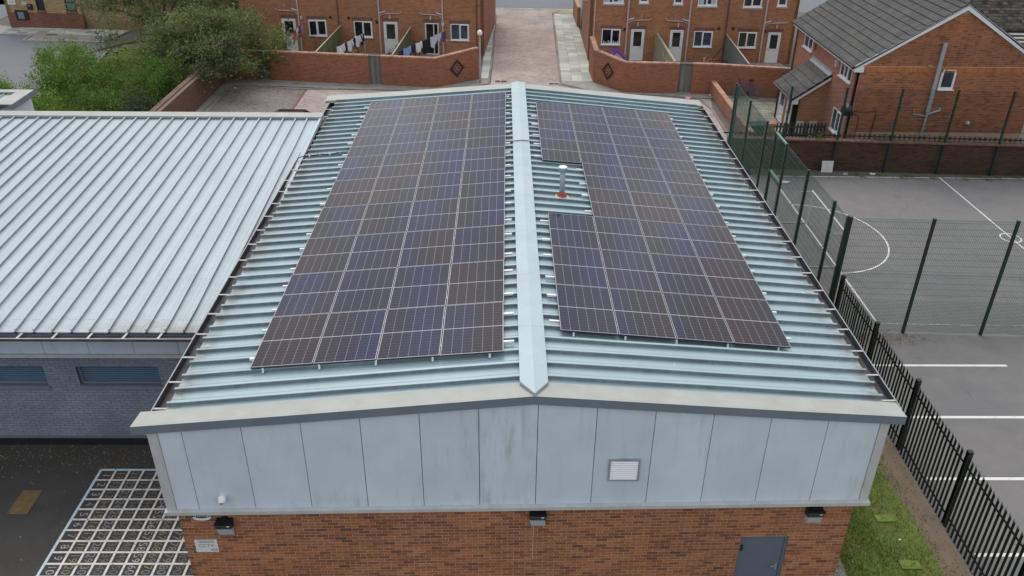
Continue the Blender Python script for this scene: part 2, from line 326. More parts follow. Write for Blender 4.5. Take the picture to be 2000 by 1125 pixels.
def solar():
    """cells, busbars and wires lie flat under the glass: print on the object's own x (0..W) and y (0..L)"""
    M, n, b, o = newmat('solar_cells')
    tc = n.nodes.new('ShaderNodeTexCoord'); sp = n.nodes.new('ShaderNodeSeparateXYZ'); n.links.new(tc.outputs['Generated'], sp.inputs[0])
    x, y = sp.outputs[0], sp.outputs[1]
    def lines(v, count, width):
        f = math_(n, 'FRACT', math_(n, 'MULTIPLY', v, count)); d = math_(n, 'ABSOLUTE', math_(n, 'SUBTRACT', f, .5))
        return math_(n, 'GREATER_THAN', d, .5-width)
    col_l = lines(x, 6, .018); row_l = lines(y, 18, .03); bus = lines(x, 60, .09)
    mid = math_(n, 'LESS_THAN', math_(n, 'ABSOLUTE', math_(n, 'SUBTRACT', y, .5)), .0062)
    oi = n.nodes.new('ShaderNodeObjectInfo').outputs['Random']
    cell = ramp(n, oi, [(0, (.008, .009, .017)), (.35, (.016, .010, .017)), (.7, (.007, .010, .030)), (1, (.022, .013, .015))])
    # each panel's cells drift in hue across its width (anti-reflection coating)
    sw = math_(n, 'SINE', math_(n, 'MULTIPLY', math_(n, 'ADD', math_(n, 'MULTIPLY', x, .42), math_(n, 'MULTIPLY', oi, 2.3)), 6.2832))
    drift = ramp(n, math_(n, 'ADD', math_(n, 'MULTIPLY', sw, .5), .5), [(0, (1.75, 1.15, .90)), (.45, (1.15, 1.0, 1.0)), (.75, (.9, 1.0, 1.25)), (1, (.75, 1.2, 2.3))])
    cell = mixc(n, 1, cell, drift, 'MULTIPLY')
    c = mixc(n, math_(n, 'MULTIPLY', bus, .05), cell, (.22, .22, .24))
    c = mixc(n, math_(n, 'MULTIPLY', row_l, .33), c, (.25, .24, .26))
    c = mixc(n, math_(n, 'MAXIMUM', math_(n, 'MULTIPLY', col_l, .62), math_(n, 'MULTIPLY', mid, 1.0)), c, (.38, .38, .42))
    dirt = ramp(n, noise_(n, 9, 5), [(.6, 0.0), (.8, 1.0)]); c = mixc(n, math_(n, 'MULTIPLY', dirt, .06), c, (.3, .29, .27))
    n.links.new(c, b.inputs['Base Color']); b.inputs['Roughness'].default_value = .10; b.inputs['Specular IOR Level'].default_value = .36
    bump(n, b, noise_(n, .9, 2), .02, .02)
solar()
plain('frame_silver', (.44, .44, .47), .35, .04, metal=.35)
plain('frame_side', (.03, .03, .04), .4, .1)

def leafmat(name, stops, trans=.48):
    M, n, b, o = newmat(name)
    c = ramp(n, n.nodes.new('ShaderNodeNewGeometry').outputs['Random Per Island'], stops)
    c = mixc(n, 1, c, ramp(n, noise_(n, .8, 3), [(.3, .7), (.7, 1.3)]), 'MULTIPLY')
    n.links.new(c, b.inputs['Base Color']); b.inputs['Roughness'].default_value = .55; b.inputs['Specular IOR Level'].default_value = .3
    t = n.nodes.new('ShaderNodeBsdfTranslucent'); n.links.new(c, t.inputs[0]); mxs = n.nodes.new('ShaderNodeMixShader'); mxs.inputs[0].default_value = trans
    n.links.new(b.outputs[0], mxs.inputs[1]); n.links.new(t.outputs[0], mxs.inputs[2]); n.links.new(mxs.outputs[0], o.inputs[0])
leafmat('leaf_olive', [(0, (.065, .10, .035)), (.5, (.13, .185, .06)), (.8, (.20, .25, .09)), (1, (.28, .19, .11))])
leafmat('leaf_olive_pale', [(0, (.10, .15, .045)), (.5, (.17, .235, .065)), (.9, (.26, .31, .10)), (1, (.32, .25, .14))])
leafmat('leaf_bright', [(0, (.06, .13, .016)), (.5, (.13, .25, .03)), (1, (.26, .39, .065))])
leafmat('leaf_mid', [(0, (.045, .105, .02)), (.5, (.09, .19, .033)), (1, (.17, .29, .055))])
leafmat('leaf_dark', [(0, (.035, .06, .026)), (.6, (.075, .11, .045)), (1, (.14, .17, .075))])
leafmat('grass_blade', [(0, (.06, .13, .016)), (.5, (.115, .21, .028)), (.85, (.20, .25, .05)), (1, (.32, .30, .13))], .3)

# ------------------------------------------------------------------ geometry helpers
def V(*a): return Vector(a[0] if len(a) == 1 else a)
class MB:
    def __init__(s): s.v = []; s.f = []; s.a = {}
    def face(s, pts): k = len(s.v); s.v += [tuple(p) for p in pts]; s.f.append(tuple(range(k, k+len(pts)))); return s
    def obox(s, o, a, b, c, skip=()):
        o, a, b, c = V(o), V(a), V(b), V(c)
        if a.cross(b).dot(c) < 0: a, b = b, a
        k = len(s.v); s.v += [tuple(o+i*a+j*b+l*c) for l in (0, 1) for j in (0, 1) for i in (0, 1)]
        for i, q in enumerate(((0, 2, 3, 1), (4, 5, 7, 6), (0, 1, 5, 4), (2, 6, 7, 3), (0, 4, 6, 2), (1, 3, 7, 5))):
            if i not in skip: s.f.append(tuple(k+t for t in q))
        return s
    def box(s, p0, p1): return s.obox(p0, (p1[0]-p0[0], 0, 0), (0, p1[1]-p0[1], 0), (0, 0, p1[2]-p0[2]))
    def prism(s, pts, vec):
        pts = [V(p) for p in pts]; vec = V(vec); n = len(pts); k = len(s.v)
        s.v += [tuple(p) for p in pts]+[tuple(p+vec) for p in pts]
        nrm = sum(((pts[i]-pts[0]).cross(pts[(i+1) % n]-pts[0]) for i in range(n)), Vector())
        flip = nrm.dot(vec) > 0
        a = list(range(k, k+n)); b = list(range(k+n, k+2*n))
        s.f.append(tuple(a[::-1]) if flip else tuple(a)); s.f.append(tuple(b) if flip else tuple(b[::-1]))
        for i in range(n):
            j = (i+1) % n; q = (a[i], a[j], b[j], b[i]); s.f.append(q if flip else q[::-1])
        return s
    def tube(s, pts, r, n=8, cap=True):
        pts = [V(p) for p in pts]; rs = r if isinstance(r, (list, tuple)) else [r]*len(pts); k = len(s.v); prev = None
        for i, p in enumerate(pts):
            d = (pts[min(i+1, len(pts)-1)]-pts[max(i-1, 0)]).normalized()
            if prev is None: x = d.orthogonal().normalized()
            else:
                x = prev-d*prev.dot(d); x = x.normalized() if x.length > 1e-6 else d.orthogonal().normalized()
            prev = x; y = d.cross(x)
            for t in range(n):
                an = 2*math.pi*t/n; s.v.append(tuple(p+(x*math.cos(an)+y*math.sin(an))*rs[i]))
        for i in range(len(pts)-1):
            for t in range(n):
                u = (t+1) % n; s.f.append((k+i*n+t, k+i*n+u, k+(i+1)*n+u, k+(i+1)*n+t))
        if cap: s.f.append(tuple(k+t for t in range(n))[::-1]); e = k+(len(pts)-1)*n; s.f.append(tuple(e+t for t in range(n)))
        return s
    def lathe(s, base, prof, n=14, axis=(0, 0, 1)):
        ax = V(axis).normalized(); return s.tube([V(base)+ax*z for r, z in prof], [max(r, 1e-4) for r, z in prof], n)
    def build(s, name, mat, parent=None, at=None, smooth=False, mats=None, fm=None):
        me = bpy.data.meshes.new(name)
        o3 = V(at) if at is not None else (parent_loc(parent) if parent else Vector())
        me.from_pydata([tuple(V(p)-o3) for p in s.v], [], s.f)
        for m_ in (mats or [mat]): me.materials.append(MATS[m_])
        if fm: me.polygons.foreach_set('material_index', fm)
        if smooth: me.polygons.foreach_set('use_smooth', [True]*len(me.polygons))
        me.update()
        return link(name, me, parent, o3)
def parent_loc(p):
    l = Vector()
    while p: l += p.location; p = p.parent
    return l
def link(name, data, parent=None, world_at=(0, 0, 0)):
    o = bpy.data.objects.new(name, data); COL.objects.link(o)
    if parent: o.parent = parent; o.location = V(world_at)-parent_loc(parent)
    else: o.location = V(world_at)
    return o
def tag(o, label=None, cat=None, group=None, kind=None):
    if label: o['label'] = label
    if cat: o['category'] = cat
    if group: o['group'] = group
    if kind: o['kind'] = kind
    return o
def thing(name, label, cat, at, group=None):
    o = link(name, None, None, at); o.empty_display_size = .3; return tag(o, label, cat, group)
def dup(src, parent, name, at, rot=None, scale=None):
    """another object on the same mesh"""
    o = link(name, src.data, parent, at)
    if rot is not None: o.rotation_euler = rot
    if scale is not None: o.scale = scale
    return o
def to_cam(p):
    d = V(p)-CAM; z = d.dot(fwd)
    if z < .1: return None
    return 1000+F_PX*d.dot(rt2)/z, 562.5-F_PX*d.dot(up2)/z, z
def seen(p, mg=40):
    q = to_cam(p); return q is not None and -mg < q[0] < 2000+mg and -mg < q[1] < 1125+mg

class Fr:
    """frame of a wall: u along it, w out of it, z up (world height)"""
    def __init__(s, o, d): s.o = V(o[0], o[1], 0); s.d = V(d[0], d[1], 0).normalized(); s.n = V(s.d.y, -s.d.x, 0)
    def P(s, u, z, w=0.0): return s.o+s.d*u+s.n*w+V(0, 0, z)
    def box(s, mb, u0, u1, z0, z1, w0, w1): return mb.obox(s.P(u0, z0, w0), s.d*(u1-u0), s.n*(w1-w0), V(0, 0, z1-z0))
    def ang(s): return math.atan2(s.d.y, s.d.x)

def wall_holes(fr, u0, u1, z0, z1, holes, w=0.0, reveal=.09, thick=.3, mb=None):
    """a wall face with real openings and reveals, and its ends, top and back"""
    mb = mb or MB(); us = sorted({u0, u1, *[h[0] for h in holes], *[h[1] for h in holes]}); zs = sorted({z0, z1, *[h[2] for h in holes], *[h[3] for h in holes]})
    us = [u for u in us if u0 <= u <= u1]; zs = [z for z in zs if z0 <= z <= z1]
    for a, b in zip(us, us[1:]):
        for c, d in zip(zs, zs[1:]):
            if any(h[0] <= (a+b)/2 <= h[1] and h[2] <= (c+d)/2 <= h[3] for h in holes): continue
            mb.face([fr.P(a, c, w), fr.P(b, c, w), fr.P(b, d, w), fr.P(a, d, w)])
    for h in holes:
        a, b, c, d = h[:4]; c = max(c, z0); d = min(d, z1); q = w-reveal
        mb.face([fr.P(a, c, w), fr.P(a, c, q), fr.P(b, c, q), fr.P(b, c, w)]); mb.face([fr.P(a, d, w), fr.P(b, d, w), fr.P(b, d, q), fr.P(a, d, q)])
        mb.face([fr.P(a, c, w), fr.P(a, d, w), fr.P(a, d, q), fr.P(a, c, q)]); mb.face([fr.P(b, c, w), fr.P(b, c, q), fr.P(b, d, q), fr.P(b, d, w)])
    t = w-thick
    mb.face([fr.P(u0, z0, t), fr.P(u0, z1, t), fr.P(u1, z1, t), fr.P(u1, z0, t)])
    mb.face([fr.P(u0, z0, w), fr.P(u0, z1, w), fr.P(u0, z1, t), fr.P(u0, z0, t)]); mb.face([fr.P(u1, z0, w), fr.P(u1, z0, t), fr.P(u1, z1, t), fr.P(u1, z1, w)])
    mb.face([fr.P(u0, z1, w), fr.P(u1, z1, w), fr.P(u1, z1, t), fr.P(u0, z1, t)])
    return mb

def bricks(fr, rows, mat, parent, holes=(), n_single=300, w=.0, dep=.02, L=.213, H=.063, ps=.225, seed=1):
    """real bricks standing proud of the mortar. rows: list of (z, u0, u1). The n_single that show largest are parts, the rest one part"""
    rr = random.Random(seed); items = []
    for i, (z, a, b) in enumerate(rows):
        u = a-(ps/2 if i % 2 else 0)-rr.random()*.004
        while u < b:
            s, e = max(u, a), min(u+L, b); u += ps
            segs = [(s, e)]
            for h in holes:
                if h[2]-.06 < z < h[3]:
                    nx = []
                    for p, q in segs:
                        if q <= h[0] or p >= h[1]: nx.append((p, q)); continue
                        if p < h[0]: nx.append((p, h[0]))
                        if q > h[1]: nx.append((h[1], q))
                    segs = nx
            items += [(p, q, z) for p, q in segs if q-p > .02]
    def size(it):
        c = fr.P((it[0]+it[1])/2, it[2], w)
        return (0 if seen(c, 5) and it[1]-it[0] > .18 else 1, (c-CAM).length)
    items.sort(key=size)
    base = None; rest = MB()
    for k, (p, q, z) in enumerate(items):
        j = rr.uniform(-.0025, .0025)
        if k < n_single and q-p > L-.003:
            at = fr.P(p, z, w+j-dep)
            if base is None:
                mb = MB(); mb.obox((0, 0, 0), (L, 0, 0), (0, -dep, 0), (0, 0, H)); me_o = mb.build('brick', mat, parent, at=(0, 0, 0)); me_o.location = at-parent_loc(parent); me_o.rotation_euler = (0, 0, fr.ang()); base = me_o
            else: dup(base, parent, 'brick', at, (0, 0, fr.ang()))
        else: rest.obox(fr.P(p, z, w+j-dep), fr.d*(q-p), fr.n*dep, V(0, 0, H))
    if rest.v: tag(rest.build('brickwork', mat, parent), kind='stuff')

def window(fr, parent, u0, u1, z0, z1, w=-.05, splits=(.5,), glass='window_glass', sill=True, fw=.055, frame='white_upvc', open_leaf=None, wsill=.10, zsill=None):
    f = MB(); d = .06
    fr.box(f, u0, u1, z0, z0+fw, w, w+d); fr.box(f, u0, u1, z1-fw, z1, w, w+d)
    edges = [u0]+[u0+(u1-u0)*s for s in splits]+[u1]
    for i, e in enumerate(edges):
        a = e if i == 0 else (e-fw if i == len(edges)-1 else e-fw/2); fr.box(f, a, a+fw, z0+fw, z1-fw, w, w+d)
    o = f.build('window', frame, parent)
    for i, (a, b) in enumerate(zip(edges, edges[1:])):
        a += fw if i == 0 else fw/2; b -= fw if i == len(edges)-2 else fw/2
        if open_leaf == i:
            s = MB(); an = R(22); cu = math.cos(an); su = math.sin(an); W = b-a+.06
            H0 = fr.P(b+.02, 0, w+d); dd = (-fr.d*cu+fr.n*su); nn = (fr.n*cu+fr.d*su)
            def ob(mb, t0, t1, q0, q1, k0, k1): mb.obox(H0+dd*t0+nn*k0+V(0, 0, q0), dd*(t1-t0), nn*(k1-k0), V(0, 0, q1-q0))
            ob(s, 0, W, z0+.02, z0+.08, 0, .05); ob(s, 0, W, z1-.08, z1-.02, 0, .05); ob(s, 0, .06, z0+.08, z1-.08, 0, .05); ob(s, W-.06, W, z0+.08, z1-.08, 0, .05)
            s.build('casement', frame, o); g = MB(); ob(g, .06, W-.06, z0+.08, z1-.08, .015, .03); g.build('pane', glass, o)
            g = MB(); fr.box(g, a, b, z0+fw, z1-fw, w-.02, w-.01); g.build('pane', 'door_dark', o); continue
        # opening casement frame inside the left or right light
        if i % 2 == 1 or len(edges) == 2:
            s = MB(); q = .035; fr.box(s, a, b, z0+fw, z0+fw+q, w, w+d+.012); fr.box(s, a, b, z1-fw-q, z1-fw, w, w+d+.012); fr.box(s, a, a+q, z0+fw+q, z1-fw-q, w, w+d+.012); fr.box(s, b-q, b, z0+fw+q, z1-fw-q, w, w+d+.012); s.build('casement', frame, o)
        g = MB(); fr.box(g, a, b, z0+fw, z1-fw, w+.015, w+.03); g.build('pane', glass, o)
    if sill:
        zs = z0-.045 if zsill is None else zsill
        s = MB(); fr.box(s, u0-.04, u1+.04, zs, z0, w, w+wsill+.05); s.build('sill', frame, o)
    return o
def door(fr, parent, u0, u1, z0, z1, w=-.05, leaf='white_upvc', glass='window_glass_green', is_open=False, handle_right=True):
    f = MB(); d = .07; fw = .065
    fr.box(f, u0, u0+fw, z0, z1, w, w+d); fr.box(f, u1-fw, u1, z0, z1, w, w+d); fr.box(f, u0+fw, u1-fw, z1-fw, z1, w, w+d); fr.box(f, u0+fw, u1-fw, z0, z0+.06, w, w+d)
    a, b = u0+fw, u1-fw; H = z1-z0; zm = z0+H*.46
    if is_open:
        o = f.build('door', leaf, parent)
        g = MB(); fr.box(g, a, b, z0+.06, z1-fw, w-.02, w-.01); g.build('doorway', 'door_dark', o)
        # leaf swung inwards: seen edge on behind the opening
        g = MB(); g.obox(fr.P(a+(b-a)*.62, z0+.06, w), fr.d*.05, fr.n*.05, V(0, 0, H-.15)); g.build('door_leaf', leaf, o); return o
    fr.box(f, a, b, z0+.06, z0+.22, w+.01, w+.05); fr.box(f, a, b, zm-.09, zm, w+.01, w+.05); fr.box(f, a, b, z1-fw-.09, z1-fw, w+.01, w+.05)
    fr.box(f, a, a+.1, z0+.22, z1-fw-.09, w+.01, w+.05); fr.box(f, b-.1, b, z0+.22, z1-fw-.09, w+.01, w+.05)
    o = f.build('door', leaf, parent)
    g = MB(); fr.box(g, a+.1, b-.1, zm, z1-fw-.09, w+.02, w+.035); g.build('pane', glass, o)
    p = MB(); fr.box(p, a+.1, b-.1, z0+.22, zm-.09, w+.01, w+.03)
    mid = (a+b)/2
    for s0, s1 in ((a+.14, mid-.03), (mid+.03, b-.14)):
        fr.box(p, s0, s1, z0+.27, z0+.5, w+.03, w+.042); fr.box(p, s0, s1, z0+.54, zm-.13, w+.03, w+.042)
    p.build('door_panel', leaf, o)
    h = MB(); hu = b-.06 if handle_right else a+.03; fr.box(h, hu, hu+.03, zm-.1, zm+.1, w+.05, w+.06); fr.box(h, hu-.09 if handle_right else hu, hu+.03 if handle_right else hu+.12, zm+.02, zm+.045, w+.06, w+.09); h.build('handle', 'aluminium', o)
    return o

def text_mesh(body, size, name='text'):
    c = bpy.data.curves.new(name, 'FONT'); c.body = body; c.size = size; c.align_x = 'CENTER'; c.align_y = 'CENTER'; c.resolution_u = 3
    o = bpy.data.objects.new(name, c); COL.objects.link(o); dg = bpy.context.evaluated_depsgraph_get(); dg.update()
    me = bpy.data.meshes.new_from_object(o.evaluated_get(dg)); bpy.data.objects.remove(o); bpy.data.curves.remove(c); me.name = name; me.materials.clear(); return me

# ------------------------------------------------------------------ the setting: ground, roads, pavements
ZR, ZL = -5.5, -4.85
def sheet(name, pts, z, mat, kind='structure', parent=None):
    mb = MB(); mb.face([(x, y, z) for x, y in pts]); o = mb.build(name, mat, parent)
    if kind: o['kind'] = kind
    return o
sheet('ground', [(-400, -200), (400, -200), (400, 500), (-400, 500)], ZR-.03, 'ground_mat')
sheet('court', [(9.35, 10.4), (48, 8.9), (48, 22.2), (9.35, 23.9)], ZR, 'court_tarmac')
sheet('car_park', [(9.35, -25), (48, -25), (48, 8.9), (9.35, 10.4)], ZR+.001, 'court_tarmac')
sheet('gravel_strip', [(9.4, 23.05), (46, 21.9), (46, 23), (9.4, 23.8)], ZR+.004, 'gravel')
sheet('grass_verge', [(5.9, -12), (9.0, -12), (9.0, 3), (8.75, 5), (8.4, 9), (8.2, 16.98), (5.9, 16.98)], ZR+.0, 'grass_soil')
sheet('earth_strip', [(8.7, -12), (9.42, -12), (9.42, 16.98), (8.2, 16.98), (8.4, 9), (8.68, 5), (8.84, 2.6)], ZR+.004, 'dirt')
sheet('yard', [(-17, 17), (9.6, 17), (9.6, 26), (11, 34.2), (11, 36), (-17, 38)], ZR-.012, 'concrete')
sheet('paved_yard', [(-15.9, 17), (-11.66, 17), (-11.66, 35.25), (-14.6, 35.75), (-15.9, 35.8)], ZR-.002, 'block_paving_grey')
sheet('paved_lane', [(-11.5, 17), (10.3, 17), (10.55, 32), (10.2, 33.9), (6, 34.6), (2.75, 36.4), (2.9, 42), (3.1, 50), (3.25, 55.6), (4, 57.1), (-1.6, 57.2), (-1.25, 56), (-1.0, 54.3), (-1.15, 40.5), (-1.25, 35.9), (-4, 34.9), (-10, 35.2), (-11.5, 35.25)], ZR+.004, 'block_paving')
sheet('paved_border', [(-11.66, 17), (-11.5, 17), (-11.5, 35.25), (-11.66, 35.25)], ZR+.003, 'manhole_red')
sheet('street', [(-80, 57.2), (-1.6, 57.2), (5.4, 56.8), (90, 55), (90, 80), (-80, 80)], ZR-.006, 'road_tarmac')
sheet('side_road', [(-60, 22), (-23, 22), (-24.5, 34), (-26, 43.6), (-27, 45.35), (-29.1, 45.45), (-32.6, 45.6), (-32.8, 47.2), (-35, 47.4), (-60, 49)], ZR-.006, 'road_tarmac')
sheet('side_street', [(-60, 49), (-37.2, 51), (-39, 90), (-70, 90)], ZR-.006, 'road_tarmac')
sheet('garden_grass', [(-24.5, 24), (-17.1, 24), (-17.1, 38), (-16.5, 44), (-25.5, 44.5)], ZR-.004, 'grass_soil')
sheet('back_yards', [(-16.8, 36.6), (-4.3, 35.8), (-1.9, 37.6), (-1.9, 43.2), (-16.8, 43.8)], ZR-.004, 'concrete')
sheet('rear_yards', [(4.8, 37.2), (6.3, 35.3), (15.3, 34.0), (17, 34), (17, 41.6), (4.8, 42)], ZR-.004, 'concrete')
sheet('house_garden', [(11.2, 24), (15.3, 24), (15.3, 34), (11.2, 34.9)], ZR-.001, 'garden_slab')
# playground on the higher ground to the left
pg = MB(); pg.box((-60, -30, ZR-.02), (-6.15, 16, ZL)); tag(pg.build('playground', 'playground_tarmac'), kind='structure')
# kerbs
kb = MB()
def kerb(pts, w=.13, h=.03, z=ZR):
    for (x0, y0), (x1, y1) in zip(pts, pts[1:]):
        d = V(x1-x0, y1-y0, 0); n = int(max(1, d.length/.9)); t = d.normalized(); s = V(t.y, -t.x, 0)*w
        for i in range(n): kb.obox(V(x0, y0, z-.02)+d*(i/n), d*(1/n)-t*.008, s, V(0, 0, h+.02+random.uniform(-.004, .004)))
kerb([(2.75, 36.55), (3.06, 46.8), (3.22, 54), (3.35, 55.6), (4.0, 56.7)]); kerb([(-1.02, 55.2), (-1.03, 54.2), (-1.18, 40.5), (-1.3, 36.6)])
kerb([(2.75, 36.55), (4.2, 35.4), (6.2, 34.75), (10.27, 34.05), (10.45, 33.8), (10.68, 32.2), (10.6, 24)]); kerb([(-1.3, 36.6), (-2.6, 35.6), (-4.2, 35.05), (-9.8, 35.35), (-12.1, 35.3), (-14.7, 35.85), (-15.88, 35.85), (-16.1, 31), (-16.1, 17)])
tag(kb.build('kerb', 'kerb'), kind='structure'); kb = MB()
kerb([(-60, 49), (-35, 47.45), (-32.7, 47.2), (-32.55, 45.65), (-29.1, 45.5), (-27, 45.4)], w=-.14, h=.08); kerb([(-27, 45.4), (-26, 43.6), (-24.4, 34)], w=-.14, h=.08)
tag(kb.build('kerb', 'kerb_grey'), kind='structure')
# street edge stones
mb = MB()
for i in range(12): mb.box((-1.55+i*.57, 57.0-i*.03, ZR), (-1.0+i*.57, 57.2-i*.03, ZR+.03))
tag(mb.build('street_kerb', 'slab'), kind='structure')
# pavements of separate flags
def pavement(name, left, right, y0, y1, cols, row, zt=ZR+.025):
    base = MB(); base.face([(left(y0), y0, ZR+.012), (right(y0), y0, ZR+.012), (right(y1), y1, ZR+.012), (left(y1), y1, ZR+.012)]); o = base.build(name, 'kerb'); o['kind'] = 'structure'
    n = int((y1-y0)/row)
    for j in range(n):
        a, b = y0+j*row, y0+(j+1)*row
        for i in range(cols):
            g = .008; dz = random.uniform(-.004, .004)
            p = [(left(a)+(right(a)-left(a))*i/cols+g, a+g), (left(a)+(right(a)-left(a))*(i+1)/cols-g, a+g), (left(b)+(right(b)-left(b))*(i+1)/cols-g, b-g), (left(b)+(right(b)-left(b))*i/cols+g, b-g)]
            mb = MB(); mb.prism([(x, y, ZR+.005) for x, y in p], (0, 0, zt-ZR-.005+dz)); mb.build('slab', 'slab', o, at=(p[0][0], p[0][1], ZR))
    return o
pavement('right_pavement', lambda y: 2.89+(y-36.6)*.025, lambda y: 4.78+(y-36.6)*.013, 37.2, 55.6, 3, .46)
pavement('left_pavement', lambda y: -1.84+(y-36.6)*.012, lambda y: -1.32+(y-36.6)*.015, 37.6, 55.2, 1, .46)
o = sheet('corner_pavement', [(2.9, 36.6), (4.3, 35.5), (6.2, 34.85), (10.2, 34.15), (11.1, 34.0), (11.1, 34.7), (6.2, 35.0), (4.75, 37.0), (4.78, 37.2), (2.9, 37.2)], ZR+.028, 'concrete')
sheet('corner_pavement', [(-1.32, 37.5), (-1.32, 36.7), (-2.6, 35.7), (-4.2, 35.15), (-9.8, 35.45), (-14.7, 35.95), (-16, 35.95), (-16.2, 31), (-16.2, 17), (-16.8, 17), (-16.75, 36.6), (-14, 37), (-4.3, 35.75), (-1.85, 37.5)], ZR+.028, 'concrete')
sheet('corner_flags', [(3.2, 56.6), (3.45, 55.7), (5.0, 55.5), (5.1, 56.7)], ZR+.02, 'yellow_brown_tile')
# old flagged pavement in front of the buff building
sheet('far_pavement', [(-37.3, 51.2), (-60, 49.2), (-60, 49), (-35, 47.45), (-32.75, 47.2), (-32.6, 45.65), (-27, 45.4), (-26.5, 48.8), (-36, 49.9)], ZR+.03, 'concrete')
fo = bpy.data.objects['far_pavement']
for j in range(4):
    for i in range(12):
        x = -34.6+i*.66+random.uniform(-.02, .02); y = 47.5+j*.42-.055*(i-6)
        if random.random() < .75:
            mb = MB(); mb.box((x, y, ZR+.03), (x+.63, y+.39, ZR+.04+random.uniform(0, .006))); mb.build('slab', 'slab', fo, at=(x, y, ZR))
mb = MB(); mb.box((-31.75, 47.25, ZR+.04), (-31.05, 47.6, ZR+.052)); tag(mb.build('manhole_cover', 'manhole_red', at=(-31.4, 47.4, ZR)), 'red-brown iron cover set in the flagged pavement by the buff building', 'manhole cover')
for k, x in enumerate((-.98, -.62)):
    mb = MB(); mb.box((x, 36.95, ZR), (x+.3, 37.25, ZR+.012)); tag(mb.build('drain', 'iron_rust', at=(x, 37, ZR)), 'dark square road drain by the left kerb of the paved lane, ' + ('nearer the kerb', 'further from the kerb')[k], 'drain', 'road drains')
for k, x in enumerate((2.15, 2.45)):
    mb = MB(); mb.box((x, 36.55, ZR), (x+.26, 36.8, ZR+.012)); tag(mb.build('drain', 'iron_rust', at=(x, 37, ZR)), 'dark square road drain by the right kerb of the paved lane, ' + ('further from the kerb', 'nearer the kerb')[k], 'drain', 'road drains')

# ------------------------------------------------------------------ playground markings: the number square
gs = thing('number_square', 'painted ten by ten number square on the dark playground', 'playground marking', (-8.2, 1.9, ZL))
gx0, gy1, cw, ch = -9.76, 3.42, .318, .304; z = ZL+.004; lw = .049
mb = MB()
for i in range(1, 10):
    x = gx0+i*cw; mb.face([(x-lw/2, gy1-10*ch, z), (x+lw/2, gy1-10*ch, z), (x+lw/2, gy1, z), (x-lw/2, gy1, z)])
for j in range(1, 10):
    y = gy1-j*ch; mb.face([(gx0, y-lw/2, z+.003), (gx0+10*cw, y-lw/2, z+.003), (gx0+10*cw, y+lw/2, z+.003), (gx0, y+lw/2, z+.003)])
mb.build('grid_line', 'paint_cream', gs)
mb = MB(); b = .06
for p0, p1 in (((gx0-b, gy1-10*ch-b), (gx0, gy1+b)), ((gx0+10*cw, gy1-10*ch-b), (gx0+10*cw+b, gy1+b)), ((gx0, gy1), (gx0+10*cw, gy1+b)), ((gx0, gy1-10*ch-b), (gx0+10*cw, gy1-10*ch))):
    mb.face([(p0[0], p0[1], z+.006), (p1[0], p0[1], z+.006), (p1[0], p1[1], z+.006), (p0[0], p1[1], z+.006)])
mb.build('border_line', 'paint_blue', gs)
colm = ['paint_faded', 'paint_yellow', 'paint_grey', 'paint_dim', 'paint_dim', 'paint_faded', 'paint_yellow', 'paint_grey', 'paint_dim', 'paint_dim']
for i in range(10):
    for j in range(10):
        me = text_mesh(str(i*10+j+1), .245, 'number'); me.materials.append(MATS[colm[i]])
        o = link('number', me, gs, (gx0+(i+.5)*cw, gy1-(j+.5)*ch, ZL+.005)); o.rotation_euler = (0, 0, R(-90))
mb = MB(); mb.box((-11.25, 2.06, ZL), (-10.81, 2.78, ZL+.012)); tag(mb.build('access_cover', 'rust_cover', at=(-11, 2.4, ZL)), 'rusty brown access cover with weeds round its edge, in the dark playground', 'access cover')
# leaves and grit lying along the foot of the blue wall
mb = MB()
for k in range(1500):
    x = random.uniform(-15, -7.6); y = random.gauss(3.9, .35) if k % 5 else random.uniform(-2, 4.9)
    if y > 4.85: continue
    s = random.uniform(.008, .022); a = random.random()*6.3; zz = ZL+.005+random.random()*.01
    mb.face([(x+s*math.cos(a+t), y+s*math.sin(a+t), zz+random.uniform(0, .01)) for t in (0, 1.6, 3.1, 4.7)])
tag(mb.build('leaf_litter', 'leaf_litter'), 'dead leaves and grit scattered on the dark playground', 'leaf litter', kind='stuff')

# ------------------------------------------------------------------ the sports hall
hall = thing('sports_hall', 'long brick hall with pale blue ribbed metal roof and grey gable panels', 'building', (0, 9, ZR))
TH = math.tan(0.0847); RZ = -.15                   # roof pitch, roof surface height at the ridge
XL, XR = -6.45, 6.31                                # eaves
def yf(x): return .02*(x+.5)                        # front verge line
def yr(x): return 18.28-.028*x                      # rear verge line
def roof_z(x): return RZ-TH*abs(x)
def seam_y(t, x): return yf(x)+t*(yr(x)-yf(x))
t_j = [(.217+.4*j)/17.964 for j in range(1, 45)]
t_j = [t for t in t_j if t < .972]
bounds = [.006]+t_j+[.994]
def eave_attr(o, xs_eave, reach, horizontal_x=True):
    me = o.data; at = me.attributes.new('eave', 'FLOAT', 'POINT'); loc = parent_loc(o)
    for i, v in enumerate(me.vertices):
        w_ = v.co+loc; d = abs(w_.x-xs_eave) if horizontal_x else abs(w_.y-xs_eave)
        at.data[i].value = min(1.0, 1.5*max(0.0, 1-d/reach))
def shade_grime(o, strips, prof_g, order):  # amount of painted rib shade and dirt at each point
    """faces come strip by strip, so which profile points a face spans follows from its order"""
    me = o.data; at = me.attributes.new('shade_grime', 'FLOAT', 'POINT'); n = len(prof_g)-1
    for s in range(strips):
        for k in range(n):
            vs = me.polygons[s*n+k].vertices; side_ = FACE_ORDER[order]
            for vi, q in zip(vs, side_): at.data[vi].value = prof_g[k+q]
FACE_ORDER = ((0, 1, 1, 0), (0, 0, 1, 1))
